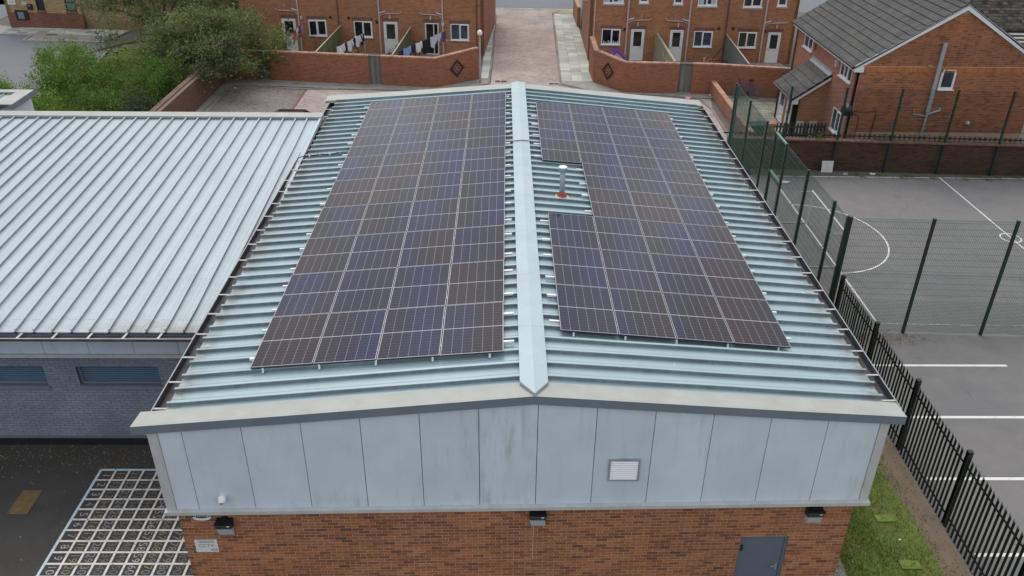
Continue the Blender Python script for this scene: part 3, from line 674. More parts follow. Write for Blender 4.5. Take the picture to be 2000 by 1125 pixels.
def roof_sheet(side, t0, t1, rib0, last):
    xe = XR if side > 0 else XL; mb = MB(); xs = [0.06*side, 1.6*side, 3.4*side, 5.0*side, xe-.75*side, xe-.4*side, xe-.18*side, xe]
    prof = [(-.035, 0), (.024, .006), (.029, .062), (.000, .066), (.000, .088), (.050, .090), (.052, .070), (.038, .062), (.042, .012), (.066, .002), (.16, 0), (.17, .006), (.18, 0), (.27, 0), (.28, .006), (.29, 0), (None, 0)]
    if not rib0: prof = [(0, 0), (.17, 0), (.28, 0), (None, 0)]
    rows = []
    for x in xs:
        ya, yb = seam_y(t0, x), seam_y(t1, x); wv = .006*math.sin(x*1.9+t0*70)+.004*math.sin(x*4.3+t0*160); row = []
        for k, (u, h) in enumerate(prof):
            y = yb if u is None else ya+u+(wv if 0 <= u <= .07 and rib0 else 0)
            row.append(V(x, y-.03 if (u is not None and u < .07 and rib0) else y, roof_z(x)+h))
        rows.append(row)
    for a, b in zip(rows, rows[1:]):
        for k in range(len(a)-1): mb.face([a[k], a[k+1], b[k+1], b[k]] if side < 0 else [a[k], b[k], b[k+1], a[k+1]])
    # end of the sheet at the eave: ribs run a little further than the pan and are closed
    e = rows[-1]
    if rib0: mb.face([e[i] for i in range(10)] if side > 0 else [e[i] for i in range(9, -1, -1)])
    mb.face([e[9] if rib0 else e[0], e[-1], e[-1]-V(0, 0, .03), (e[9] if rib0 else e[0])-V(0, 0, .03)])
    o = mb.build('roof_sheet', 'sheet_blue', hall, at=(xe, seam_y(t0, xe), roof_z(xe)))
    eave_attr(o, xe, .45); shade_grime(o, len(xs)-1, (0, .7, 1, 1, .1, 0, 0, .5, .6, .4, 0, 0, 0, 0, 0, 0, 0) if rib0 else (0, 0, 0, 0), 0 if side < 0 else 1); return o
for s in (-1, 1):
    for i, (a, b) in enumerate(zip(bounds, bounds[1:])): roof_sheet(s, a, b, i > 0, False)
# ridge capping in lengths, mitred to a point at the front gable
joints = [.12, 2.15, 4.2, 6.25, 8.3, 10.35, 12.4, 14.45, 16.5, 18.3]
for i, (a, b) in enumerate(zip(joints, joints[1:])):
    mb = MB(); zt = RZ+.128; zb = RZ+.104-.24*TH; a_ = a+(.004 if i else 0)
    pts_l = [V(-.245, a_+(.30 if i == 0 else 0), zb), V(-.245, b, zb), V(0, b, zt), V(0, a_-(.10 if i == 0 else 0), zt)]; pts_r = [V(-p.x, p.y, p.z) for p in pts_l]
    mb.face(pts_l[::-1]); mb.face(pts_r)
    for q in (pts_l, pts_r): mb.face([q[0], q[1], q[1]-V(0, 0, .045), q[0]-V(0, 0, .045)])
    if i == 0:
        for q in (pts_l, pts_r): mb.face([q[0], q[3], q[3]-V(0, 0, .05), q[0]-V(0, 0, .05)])
    mb.face([pts_l[0], pts_l[3], pts_l[3]-V(0, 0, .01), pts_l[0]-V(0, 0, .01)]); mb.build('ridge_cap', 'ridge_metal', hall, at=(0, a, RZ))
# verge cappings, front and rear
for side in (-1, 1):
    for front in (True, False):
        xe = (6.50 if side > 0 else -6.86); y_ = yf if front else yr; sg = -1 if front else 1
        mb = MB(); rows = []
        for x in (0, side*2.2, side*4.4, xe):
            z0 = roof_z(x)+.06+(.02 if abs(x) > 6 else 0); y0 = y_(x)
            rows.append([V(x, y0-sg*.47, z0-.035), V(x, y0, z0+.012), V(x, y0, z0-.165), V(x, y0-sg*.05, z0-.165)])
        for a, b in zip(rows, rows[1:]):
            mb.face([a[0], a[1], b[1], b[0]]); mb.face([a[0], b[0], b[0]-V(0, 0, .08), a[0]-V(0, 0, .08)])
        mb.face([rows[-1][0], rows[-1][1], rows[-1][2], rows[-1][2]-V(0, sg*.47, 0)])
        mb.build('verge_capping', 'capping', hall, at=rows[0][1])
        mb = MB()
        for a, b in zip(rows, rows[1:]): mb.obox(a[2]+V(0, -sg*.003, 0), b[2]-a[2], V(0, -sg*.05, 0), V(0, 0, .172))
        mb.build('verge_fascia', 'fascia_grey', hall, at=rows[0][2])
# gutters
for side in (-1, 1):
    xe = XR if side > 0 else XL; zt = roof_z(xe)-.035; y0, y1 = yf(xe)+.34, yr(xe)-.34; wd = .25
    mb = MB(); xi, xo = xe-.05*side, xe+wd*side
    for p, q in (((xi, zt-.02), (xi, zt-.15)), ((xi, zt-.15), (xo, zt-.15)), ((xo, zt-.15), (xo, zt))):
        mb.face([(p[0], y0, p[1]), (q[0], y0, q[1]), (q[0], y1, q[1]), (p[0], y1, p[1])])
    mb.face([(xo+.004*side, y0, zt-.17), (xo+.004*side, y1, zt-.17), (xo+.004*side, y1, zt), (xo+.004*side, y0, zt)])
    for y in (y0, y1): mb.face([(xi, y, zt-.02), (xi, y, zt-.15), (xo, y, zt-.15), (xo, y, zt)])
    g = mb.build('gutter', 'gutter_dark', hall, at=(xo, 9, zt))
    mb = MB(); mb.box((min(xo, xo+.022*side), y0, zt-.008), (max(xo, xo+.022*side), y1, zt+.008)); mb.build('gutter_rim', 'gutter_rim', g)
    base = None; k = 0; y = y0+.25
    while y < y1-.1:
        if base is None:
            mb = MB(); mb.obox((xi, y, zt-.004), ((wd+.06)*side, 0, 0), (0, .045, 0), (0, 0, .006)); base = mb.build('gutter_strap', 'strap', g, at=(xi, y, zt))
        else: dup(base, g, 'gutter_strap', (xi, y+random.uniform(-.02, .02), zt))
        y += .795
# gable: panels, trims, brick wall below
zb = -2.60; PY = .06
def pz_top(x): return roof_z(x)-.10
seams = [-6.46, -6.05]+[-6.05+1.02*i for i in range(1, 12)]+[6.10]
for i, (a, b) in enumerate(zip(seams, seams[1:])):
    a += .006; b -= .006
    ks = [a, b] if not a < 0 < b else [a, 0, b]
    mb = MB(); base = [V(a, yf(a)+PY, zb), V(b, yf(b)+PY, zb)]+[V(x, yf(x)+PY, pz_top(x)) for x in reversed(ks)]
    mb.prism(base, (0, .04, 0)); mb.build('cladding_panel', 'cladding', hall, at=(a, yf(a)+PY, zb))
for x0, x1 in ((-6.63, -6.46), (6.10, 6.26)):
    mb = MB(); mb.prism([V(x0, yf(x0)+PY-.02, zb), V(x1, yf(x1)+PY-.02, zb), V(x1, yf(x1)+PY-.02, pz_top(x1)), V(x0, yf(x0)+PY-.02, pz_top(x0))], (0, .3, 0)); mb.build('corner_trim', 'trim_light', hall, at=(x0, 0, zb))
mb = MB(); mb.prism([V(-6.66, yf(-6.6)-.03, zb-.075), V(6.29, yf(6.3)-.03, zb-.075), V(6.29, yf(6.3)-.03, zb-.003), V(-6.66, yf(-6.6)-.03, zb-.003)], (0, .16, 0)); mb.build('drip_trim', 'trim_light', hall)
mb = MB(); mb.prism([V(-6.46, yf(-6.5)+PY+.045, zb-.0), V(6.1, yf(6.1)+PY+.045, zb), V(6.1, yf(6.1)+PY+.045, pz_top(6.1)+.06), V(0, yf(0)+PY+.045, pz_top(0)+.06), V(-6.46, yf(-6.5)+PY+.045, pz_top(6.46)+.06)], (0, .2, 0)); mb.build('gable_backing', 'plinth_black', hall)
fr = Fr((0, .13+.01), (1, .02)); x0, x1 = -6.50, 6.09
DOOR = (4.06, 5.0, ZR, -3.60)
wall_holes(fr, x0+.012, x1-.012, ZR-.1, zb-.02, [DOOR], w=-.005, reveal=.1).build('brick_wall', 'mortar_tan', hall)
bricks(fr, [(zb-.085-.075*i, x0, x1) for i in range(40)], 'hall_brick', hall, [DOOR], 300, w=0)
d = MB(); fr.box(d, 4.06, 4.12, ZR, -3.6, -.09, -.03); fr.box(d, 4.94, 5.0, ZR, -3.6, -.09, -.03); fr.box(d, 4.12, 4.94, -3.66, -3.6, -.09, -.03); do = d.build('door', 'grey_door', hall)
d = MB(); fr.box(d, 4.125, 4.935, ZR+.02, -3.665, -.08, -.045); d.build('door_leaf', 'grey_door', do)
d = MB(); fr.box(d, 4.10, 4.14, -4.0, -3.85, -.045, -.02); d.build('hinge', 'black_plastic', do); d = MB(); fr.box(d, 4.86, 4.89, -4.55, -4.35, -.045, -.03); fr.box(d, 4.76, 4.89, -4.46, -4.435, -.03, -.005); d.build('handle', 'galvanised', do)
# side and rear walls
mb = MB(); mb.box((-6.47, .35, ZR), (-6.2, 18.15, -.76)); mb.build('side_wall', 'yard_brick', hall)
mb = MB(); mb.box((5.82, .40, ZR), (6.07, 17.85, -.76)); mb.build('side_wall', 'yard_brick', hall)
mb = MB(); mb.prism([V(-6.48, 18.2, ZR), V(6.07, 17.9, ZR), V(6.07, 17.9, -.70), V(0, 18.05, RZ-.08), V(-6.48, 18.2, -.70)], (0, .2, 0)); mb.build('rear_wall', 'yard_brick', hall)
mb = MB(); mb.face([(-6.2, .3, -.78), (0, .3, -.28), (0, 18, -.28), (-6.2, 18, -.78)]); mb.face([(0, .3, -.28), (5.9, .3, -.78), (5.9, 18, -.78), (0, 18, -.28)]); mb.build('roof_deck', 'plinth_black', hall)
# louvred vent in the gable
gy = yf(1.64)+PY; vo = MB(); a, b, z0, z1 = 1.365, 1.925, -2.03, -1.53
for p in ((a, a+.032, z0, z1), (b-.032, b, z0, z1), (a+.032, b-.032, z0, z0+.032), (a+.032, b-.032, z1-.032, z1)): vo.box((p[0], gy-.035, p[2]), (p[1], gy-.002, p[3]))
ve = vo.build('vent_grille', 'gutter_rim', hall, at=(a, gy, z0)); base = None; n = 9; step = (z1-z0-.064)/n
for i in range(n):
    zz = z0+.032+i*step
    if base is None:
        s = MB(); s.obox((a+.032, gy-.032, zz), (b-a-.064, 0, 0), (0, .042, step*.66), (0, -.004, .006)); base = s.build('louvre', 'louvre_white', ve, at=(a, gy, zz))
    else: dup(base, ve, 'louvre', (a, gy, zz))
# a strip of galvanised conduit down the brickwork under the middle light
mb = MB(); fr.box(mb, .045, .055, -4.1, -3.2, 0, .008); mb.build('conduit', 'sealant', hall)

# ------------------------------------------------------------------ things fixed to the gable wall
def floodlight(x, z, label):
    at = fr.P(x, z, 0); t = thing('floodlight', label, 'floodlight', at, 'floodlights on the brick gable wall')
    def Q(u, w, zz): return at+fr.d*u+fr.n*w+V(0, 0, zz)
    mb = MB(); mb.prism([Q(-.15, .0, .02), Q(-.15, .14, .06), Q(-.15, .17, .13), Q(-.15, .13, .19), Q(-.15, 0, .21)], fr.d*.30); mb.obox(Q(-.165, .12, .16), fr.d*.33, fr.n*.05, V(0, 0, .035)); mb.obox(Q(-.06, 0, .2), fr.d*.12, fr.n*.08, V(0, 0, .04)); mb.build('housing', 'black_plastic', t)
    mb = MB(); mb.prism([Q(-.145, .0, -.14), Q(-.12, .10, -.13), Q(-.14, .155, .05), Q(-.14, .005, .018)], fr.d*.27); mb.build('lens', 'lens_grey', t)
    mb = MB(); mb.obox(Q(.06, .168, .125), fr.d*.05, fr.n*.006, V(0, 0, .03)); mb.build('sensor', 'lens_grey', t)
floodlight(-5.66, -3.10, 'black hooded floodlight with pale lens beside the alarm box on the brick gable')
floodlight(.12, -2.99, 'black hooded floodlight with pale lens at the middle of the brick gable')
floodlight(5.33, -3.02, 'black hooded floodlight with pale lens near the right corner, above the grey door')
at = V(-5.58, yf(-5.5)+PY, -2.30); t = thing('security_camera', 'white dome security camera on the grey gable panels', 'camera', at)
mb = MB(); mb.lathe(at, [(.055, 0), (.06, -.03), (.05, -.06)], 14, (0, 1, 0)); mb.build('mount', 'white_upvc', t)
mb = MB(); ax = V(.05, -.75, -.55).normalized(); mb.lathe(at+V(0, -.05, 0), [(.045, -.05), (.07, -.02), (.075, .03), (.06, .085), (.045, .10)], 14, ax); mb.build('body', 'white_upvc', t, smooth=True)
mb = MB(); mb.lathe(at+V(0, -.05, 0)+ax*.095, [(.036, 0), (.03, .012), (.012, .018)], 12, ax); mb.build('lens', 'black_plastic', t)
# alarm box
at = fr.P(-6.05, -2.83, 0); t = thing('alarm_box', 'white alarm box with dark blue band tucked under the gable trim', 'alarm box', at)
def Q(u, w, zz): return at+fr.d*u+fr.n*w+V(0, 0, zz)
ol = [(-.17, .13), (.17, .13), (.165, 0), (.13, -.045), (.05, -.06), (-.05, -.06), (-.13, -.045), (-.165, 0)]
mb = MB(); mb.prism([Q(u, 0, zz) for u, zz in ol], fr.n*.07); mb.build('case', 'white_upvc', t)
mb = MB()
for a, b in (((-.165, .058), (-.12, .03)), ((.12, .058), (.165, .03))): mb.obox(Q(a[0], .07, b[1]), fr.d*(b[0]-a[0]), fr.n*.004, V(0, 0, a[1]-b[1]))
mb.prism([Q(u, .07, zz) for u, zz in ((-.13, .03), (.13, .03), (.08, .008), (0, -.004), (-.08, .008))], fr.n*.004); mb.build('emblem', 'cloth_navy', t)
mb = MB()
for k in range(6): mb.obox(Q(-.1+k*.035, .07, .038), fr.d*.024, fr.n*.004, V(0, 0, .03))
mb.build('lettering', 'cloth_navy', t)
# CCTV sign
at = fr.P(-6.12, -3.60, .004); t = thing('cctv_sign', 'white sign reading CCTV on the brick gable below the alarm box', 'sign', at)
mb = MB(); mb.obox(Q(-.20, 0, -.17), fr.d*.42, fr.n*.008, V(0, 0, .32)); mb.build('board', 'white_paint', t)
me = text_mesh('CCTV', .11, 'lettering'); me.materials.append(MATS['paint_grey']); o = link('lettering', me, t, Q(.0, .0105, .0)); o.rotation_euler = (R(90), 0, fr.ang())
mb = MB()
for r_ in range(2):
    u = -.13+.02*r_
    while u < .16: w_ = random.uniform(.012, .03); mb.obox(Q(u, .008, .115-r_*.032), fr.d*w_, fr.n*.002, V(0, 0, .014)); u += w_+.008
for s in range(10):
    a = 2*math.pi*s/10; mb.obox(Q(.13+.045*math.cos(a), .008, -.115+.018*math.sin(a)), fr.d*.022, fr.n*.002, V(0, 0, .01))
mb.build('print', 'bike_blue', t)

# ------------------------------------------------------------------ solar panels
PLN = 0.0                                            # the glass lies in the plane z = -TH*|x|
def slope(side, s, y): c_, s_ = math.cos(.0847), math.sin(.0847); return V(side*s*c_, y, -s*s_)
names = ['nearest', 'second', 'third', 'fourth', 'fifth', 'sixth', 'seventh', 'eighth', 'ninth']
proto = {}
def solar_panel(side, i, j, W, L, s0, y0, rot, nrows):
    G = .02; a = i*(W+G); b = j*(L+G)
    S = s0+a*math.cos(rot)-b*math.sin(rot); Y = y0+b*math.cos(rot)+a*math.sin(rot)
    at = slope(side, S, Y); sd = ('left', 'right')[side > 0]
    rowname = f'{names[j]} row' if j else 'nearest row'
    colname = ('next to ridge', 'second from ridge', 'third from ridge', 'nearest gutter')[i]
    lab = f'{sd} slope solar panel, {rowname} from the gable, column {colname}'
    t = thing('solar_module', lab, 'solar panel', at, f'solar panels on the {sd} roof slope')
    t.rotation_euler = Matrix((V(side*math.cos(.0847), 0, -math.sin(.0847)), V(0, 1, 0), V(side*math.sin(.0847), 0, math.cos(.0847)))).transposed().to_euler()
    if side < 0:   # keep the frame right handed: x runs down the slope to the left, y towards the viewer is mirrored
        X = V(-math.cos(.0847), 0, -math.sin(.0847)); Zv = V(-math.sin(.0847), 0, math.cos(.0847)); Yv = Zv.cross(X)
        t.rotation_euler = Matrix((X, Yv, Zv)).transposed().to_euler()
    ysg = 1 if side > 0 else -1
    if side not in proto:
        g = MB(); q = .009
        g.face([(q, ysg*q, -.001), (W-q, ysg*q, -.001), (W-q, ysg*(L-q), -.001), (q, ysg*(L-q), -.001)][::ysg]); go = g.build('cell_glass', 'solar_cells', None, at=(0, 0, 0))
        f = MB()
        for p in ((0, q, 0, L), (W-q, W, 0, L), (q, W-q, 0, q), (q, W-q, L-q, L)): f.obox((p[0], ysg*p[2], -.004), (p[1]-p[0], 0, 0), (0, ysg*(p[3]-p[2]), 0), (0, 0, .006))
        fo = f.build('frame', 'frame_silver', None, at=(0, 0, 0))
        f = MB()
        for p in ((0, q, 0, L), (W-q, W, 0, L), (q, W-q, 0, q), (q, W-q, L-q, L)): f.obox((p[0]+.0005, ysg*(p[2]+.0005), -.036), (p[1]-p[0]-.001, 0, 0), (0, ysg*(p[3]-p[2]-.001), 0), (0, 0, .032))
        f.face([(q, ysg*q, -.01), (W-q, ysg*q, -.01), (W-q, ysg*(L-q), -.01), (q, ysg*(L-q), -.01)]); so = f.build('frame_side', 'frame_side', None, at=(0, 0, 0))
        proto[side] = [go, fo, so]
        for o in proto[side]: o.parent = t
    else:
        for o in proto[side]:
            c = o.copy(); COL.objects.link(c); c.parent = t
    return t
for j in range(9):
    for i in range(4): solar_panel(-1, i, j, 1.134+.017, 1.7331, .5309, 1.3149, 0.0124 if False else .006, 9)
for j in range(8):
    for i in range(4):
        if i == 0 and j in (3, 4): continue
        solar_panel(1, i, j, 1.1, 1.7331, .5597, 2.0333, 0, 8)
# mounting rails across the slope, two under each row of panels
def rails(side, rows, s_of, y0, L, W):
    for j in rows:
        for q, fq in ((0, .22), (1, .78)):
            s0, s1 = s_of(j); y = y0+(j+fq)*(L+.02); a, b = slope(side, s0-.20, y), slope(side, s1+.09, y); dz = V(0, 0, -.038)
            t = thing('mounting_rail', f'{("nearer", "further")[q]} aluminium rail under the {names[j]} row of {("left", "right")[side > 0]} slope solar panels', 'rail', (a+b)/2, f'mounting rails under the {("left", "right")[side > 0]} slope panels')
            mb = MB(); mb.obox(a+dz+V(0, -.024, -.045), b-a, V(0, .048, 0), V(0, 0, .043)); mb.build('bar', 'aluminium', t)
            mb = MB(); n = 6
            for k in range(n):
                p = a.lerp(b, (k+.5)/n); mb.obox(p+dz+V(-.02, -.025, -.095), (.04, 0, 0), (0, .05, 0), (0, 0, .056))
            mb.build('clamp', 'aluminium', t)
            if j == 0 and q == 0:
                for k in range(5):
                    p = slope(side, s0+.25+(s1-s0-.5)*k/4, y0+.012); f = MB(); f.obox(p+V(-.018, -.005, -.115), (.036, 0, 0), (0, .03, 0), (0, 0, .082)); f.obox(p+V(-.018, -.035, -.115), (.036, 0, 0), (0, .05, 0), (0, 0, .012)); f.build('foot', 'aluminium', t, at=p)
rails(-1, range(9), lambda j: (.53, .53+4*1.171), 1.31, 1.7331, 1.151)
rails(1, range(8), lambda j: (.56 if j not in (3, 4) else 1.70, .56+4*1.12), 2.03, 1.7331, 1.1)
# ------------------------------------------------------------------ flue, cables on the roof
fx, fy = .985, 8.66; fz = roof_z(fx); t = thing('flue', 'galvanised flue pipe with white cap and red rubber boot standing on the right slope', 'flue', (fx, fy, fz))
mb = MB(); mb.lathe((fx, fy, fz), [(.07, .03), (.07, .70)], 16); mb.build('pipe', 'galvanised', t, smooth=True)
mb = MB(); mb.lathe((fx, fy, fz), [(.072, .69), (.078, .70), (.078, .715), (.072, .72)], 16); mb.lathe((fx, fy, fz), [(.085, .70), (.108, .74), (.112, .80)], 16); mb.build('collar', 'galvanised', t)
mb = MB(); mb.lathe((fx, fy, fz), [(.108, .80), (.113, .806), (.113, .822), (.10, .832), (.0, .838)], 16); mb.build('cap', 'white_upvc', t)
mb = MB(); mb.lathe((fx, fy, fz), [(.135, .035), (.125, .05), (.10, .08), (.085, .115), (.072, .13)], 16); mb.build('boot', 'red_rubber', t)
mb = MB(); mb.obox((fx-.17, fy-.16, fz+.012+.17*TH), (.34, 0, -.34*TH), (0, .32, 0), (0, 0, .016)); mb.build('flashing', 'sealant', t)
pts = [V(-5.1, 12.50, 0), V(-5.4, 12.47, 0), V(-5.7, 12.42, 0), V(-6.0, 12.44, 0), V(-6.3, 12.38, 0), V(-6.5, 12.36, 0), V(-6.62, 12.25, 0), V(-6.68, 12.0, 0)]
pts = [V(p.x, p.y, roof_z(p.x)+.085+(.02 if k % 2 else 0)-(.1 if k > 6 else 0)) for k, p in enumerate(pts)]
t = thing('solar_cable', 'black solar cable clipped along a roof rib to the left gutter', 'cable', pts[3]); MB().tube(pts, .014, 6).build('cable', 'black_plastic', t)
mb = MB()
for k in (1, 2, 3, 4): mb.obox(pts[k]+V(-.02, -.03, -.03), (.04, 0, 0), (0, .06, 0), (0, 0, .05))
mb.build('clip', 'strap', t)
pts = [V(x, 12.22+.01*math.sin(x*9), (roof_z(x)+.075) if abs(x) > .26 else RZ+.145-.09*abs(x)/.26*.3) for x in (-.52, -.4, -.27, -.24, 0, .24, .27, .4, .62)]
t = tag(MB().tube(pts, .013, 6).build('ridge_cable', 'black_plastic', None, at=(0, 12.2, RZ)), 'black cable crossing over the ridge capping between the two solar arrays', 'cable')

# ------------------------------------------------------------------ school wing on the left
wing = thing('school_wing', 'low wing with pale ribbed mono pitch roof and blue painted brick wall', 'building', (-15, 10, ZL))
WY0, WZ0, WY1, WZ1 = 3.87, -1.33, 15.6, -.56
def wz(y): return WZ0+(WZ1-WZ0)*(y-WY0)/(WY1-WY0)
def wing_sheet(x0, w_, k):
    ys = [WY0, WY0+.15, WY0+.4, WY0+.8, 6, 8.5, 11, 13.5, WY1]; rows = []
    prof = [(-.004, 0), (.012, .01), (.016, .05), (.004, .055), (.004, .072), (.044, .072), (.044, .055), (.032, .05), (.036, .01), (.056, .002), (.16, 0), (.17, .004), (.18, 0), (.28, 0), (.29, .004), (.30, 0), (w_, 0)]
    mb = MB()
    for y in ys:
        wv = .010*math.sin(y*1.1+k*2.3)+.006*math.sin(y*2.7+k)+.009*math.exp(-((y-8-3*math.sin(k*1.7))/.35)**2); rows.append([V(x0+u+(wv if u < .07 else 0), y, wz(y)+h) for u, h in prof])
    for a, b in zip(rows, rows[1:]):
        for i in range(len(a)-1): mb.face([a[i], a[i+1], b[i+1], b[i]])
    e = rows[0]; mb.face([e[9], e[-1], e[-1]-V(0, 0, .03), e[9]-V(0, 0, .03)][::-1]); mb.face([e[i] for i in range(9, -1, -1)])
    o = mb.build('roof_sheet', 'sheet_pale', wing, at=(x0, WY0, WZ0))
    shade_grime(o, len(ys)-1, (0, .5, .7, .7, .1, 0, 0, .7, .7, .4, 0, 0, 0, 0, 0, 0, 0), 0); me = o.data; at = me.attributes.new('eave', 'FLOAT', 'POINT'); amt = .25+.75*max(0, 1-abs(x0+7.6)/2.6)
    for i, v in enumerate(me.vertices): at.data[i].value = min(1, 1.6*max(0.0, 1-(v.co.y)/.5))*amt
XW = -6.60
for k in range(36): wing_sheet(XW-.4*(k+1), .4, k)
mb = MB(); mb.prism([(XW-.005, WY0, WZ0-.05), (XW-.005, WY1, WZ1-.05), (XW-.005, WY1, WZ1+.07), (XW-.005, WY0, WZ0+.07)], (.07, 0, 0)); mb.build('verge_trim', 'sheet_pale', wing)
mb = MB(); mb.prism([(-21, WY1-.05, WZ1+.10), (-21, WY1+.33, WZ1+.125), (-21, WY1+.33, WZ1-.1), (-21, WY1-.05, WZ1-.02)], (XW+.08+21, 0, 0)); mb.build('top_capping', 'capping', wing)
mb = MB(); mb.box((-21, WY1-.055, WZ1-.03), (XW, WY1-.05, WZ1+.05)); mb.build('top_flashing', 'fascia_grey', wing)
# gutter, straps, fascia
mb = MB(); zt = WZ0-.025
for p, q in (((WY0+.04, zt-.01), (WY0+.04, zt-.07)), ((WY0+.04, zt-.07), (WY0-.21, zt-.07)), ((WY0-.21, zt-.07), (WY0-.21, zt))):
    mb.face([(-21, p[0], p[1]), (-21, q[0], q[1]), (XW+.12, q[0], q[1]), (XW+.12, p[0], p[1])])
mb.face([(-21, WY0-.215, zt-.075), (XW+.12, WY0-.215, zt-.075), (XW+.12, WY0-.215, zt), (-21, WY0-.215, zt)])
g = mb.build('gutter', 'gutter_dark', wing, at=(-12, WY0, zt))
mb = MB(); mb.box((-21, WY0-.225, zt-.012), (XW+.12, WY0-.208, zt+.004)); mb.build('gutter_rim', 'strap', g)
base = None
for k in range(16):
    x = XW-.55-.745*k
    if base is None: mb = MB(); mb.obox((x, WY0-.215, zt-.002), (.05, 0, 0), (.03, .26, .005), (0, 0, .006)); base = mb.build('gutter_strap', 'strap', g, at=(x, WY0, zt))
    else: dup(base, g, 'gutter_strap', (x, WY0, zt))
FY = 4.28
x = -7.76
xs = [XW]+[x-1.0*k for k in range(13)]
for a, b in zip(xs, xs[1:]):
    mb = MB(); mb.box((b+.006, FY, -2.17), (a-.006, FY+.03, -1.40)); mb.build('fascia_panel', 'fascia_panel', wing, at=(a, FY, -2))
mb = MB(); mb.box((-21, FY+.04, -2.25), (XW, FY+.1, -1.3)); mb.build('fascia_backing', 'plinth_black', wing)
mb = MB(); mb.box((-21, FY-.05, -2.255), (XW, FY+.08, -2.175)); mb.build('drip_trim', 'trim_light', wing)
mb = MB(); mb.box((-21, WY0, -1.45), (XW, FY+.08, -1.40)); mb.build('soffit', 'fascia_grey', wing)
wfr = Fr((0, FY+.07), (1, 0)); WIN = [(-10.22, -8.36, -3.10, -2.58), (-12.85, -10.95, -3.10, -2.58), (-15.45, -13.55, -3.10, -2.58)]
wall_holes(wfr, -21, XW, -4.66, -2.25, WIN, w=-.006, reveal=.16, thick=.4).build('brick_wall', 'mortar_blue', wing)
bricks(wfr, [(-2.33-.075*i, -16.5, XW) for i in range(31)], 'blue_painted_brick', wing, WIN, 300, seed=3, dep=.012)
mb = MB(); mb.box((-21, FY+.055, ZL-.1), (XW, FY+.3, -4.66)); mb.build('plinth', 'plinth_black', wing)
for (a, b, c, d_) in WIN:
    f = MB(); wfr.box(f, a, a+.045, c, d_, -.15, -.09); wfr.box(f, b-.045, b, c, d_, -.15, -.09); wfr.box(f, a+.045, b-.045, c, c+.045, -.15, -.09); wfr.box(f, a+.045, b-.045, d_-.045, d_, -.15, -.09); o = f.build('window', 'fascia_grey', wing)
    base = None
    for k in range(7):
        hh = (d_-c-.09)/7; zz = c+.045+k*hh
        if base is None: s = MB(); s.prism([wfr.P(a+.045, zz+.002, -.125), wfr.P(a+.045, zz+hh*.5, -.112), wfr.P(a+.045, zz+hh-.002, -.125), wfr.P(a+.045, zz+hh-.002, -.14), wfr.P(a+.045, zz+.002, -.14)], V(b-a-.09, 0, 0)); base = s.build('shutter_slat', 'shutter_blue', o, at=(a, FY, zz))
        else: dup(base, o, 'shutter_slat', (a, FY, zz))
    s = MB(); wfr.box(s, a-.02, b+.03, c-.085, c-.004, -.10, .03); s.build('sill', 'fascia_grey', wing)
mb = MB(); mb.box((-21, FY+.4, ZL), (-6.7, 15.5, -1.5)); mb.build('body', 'plinth_black', wing)
mb = MB(); mb.box((-21, 15.5, ZL), (-6.7, 15.9, -.7)); mb.build('rear_wall', 'yard_brick', wing)
# raised roof behind the wing
blk = thing('raised_roof_block', 'small raised block with white edged roof behind the pale wing roof', 'building', (-18.5, 17, ZR))
bx = -16.95; y0, y1 = 16.2, 17.75
def bz(y): return -.30+.02*(y-17.75)
mb = MB(); mb.box((-24, y0, ZR), (bx-.12, y1-.1, -.55)); mb.build('wall', 'cladding', blk)
mb = MB(); mb.prism([(bx-.5, y0, bz(y0)), (bx, y0, bz(y0)), (bx, y1, bz(y1)), (bx-.5, y1, bz(y1))], (0, 0, .03)); mb.box((-24, y1-.28, bz(y1)-.005), (bx-.5, y1, bz(y1)+.03)); mb.build('verge_capping', 'capping', blk)
mb = MB(); mb.prism([(bx+.001, y0, bz(y0)-.16), (bx+.001, y1, bz(y1)-.16), (bx+.001, y1, bz(y1)+.028), (bx+.001, y0, bz(y0)+.028)], (.02, 0, 0)); mb.build('fascia', 'fascia_grey', blk)
for k in range(8):
    mb = MB(); xx = bx-.5-.4*(k+1); mb.obox((xx, y0, bz(y0)-.09), (.4, 0, 0), (0, y1-.28-y0, .03), (0, 0, .02)); mb.obox((xx, y0, bz(y0)-.07), (.03, 0, 0), (0, y1-.28-y0, .03), (0, 0, .055)); mb.build('roof_sheet', 'sheet_pale', blk, at=(xx, y0, -.4))

# ------------------------------------------------------------------ court and car park markings
court = bpy.data.objects['court']; park = bpy.data.objects['car_park']; LZ = ZR+.005
def line(parent, pts, w, mat, z=LZ, name='line'):
    mb = MB(); pts = [V(x, y, z) for x, y in pts]
    for i, (a, b) in enumerate(zip(pts, pts[1:])):
        d0 = (b-a).normalized(); n0 = V(-d0.y, d0.x, 0)*w/2
        pa = (a-pts[i-1]).normalized() if i else d0; pb = (pts[i+2]-b).normalized() if i+2 < len(pts) else d0
        na = V(-(pa+d0).y, (pa+d0).x, 0).normalized()*w/2; nb = V(-(pb+d0).y, (pb+d0).x, 0).normalized()*w/2
        mb.face([a-na, b-nb, b+nb, a+na])
    return mb.build(name, mat, parent, at=pts[0])
line(court, [(11.2, 22.95), (45, 22.4)], .06, 'paint_white'); line(court, [(11.22, 22.9), (11.26, 10.95)], .06, 'paint_white', LZ+.003)
line(court, [(11.29, 10.9), (45, 9.9)], .05, 'paint_faded')
line(court, [(18.62, 22.8), (18.75, 11)], .06, 'paint_white', LZ+.003)
line(court, [(18.66+.36*math.cos(a), 16.95+.38*math.sin(a)) for a in [2*math.pi*k/32 for k in range(33)]], .055, 'paint_white', LZ+.006, 'circle')
line(court, [(11.26+2.56*math.cos(a)*1.0, 17.02+2.86*math.sin(a)) for a in [-math.pi/2+math.pi*k/40 for k in range(41)]], .06, 'paint_white', LZ+.006, 'goal_arc')
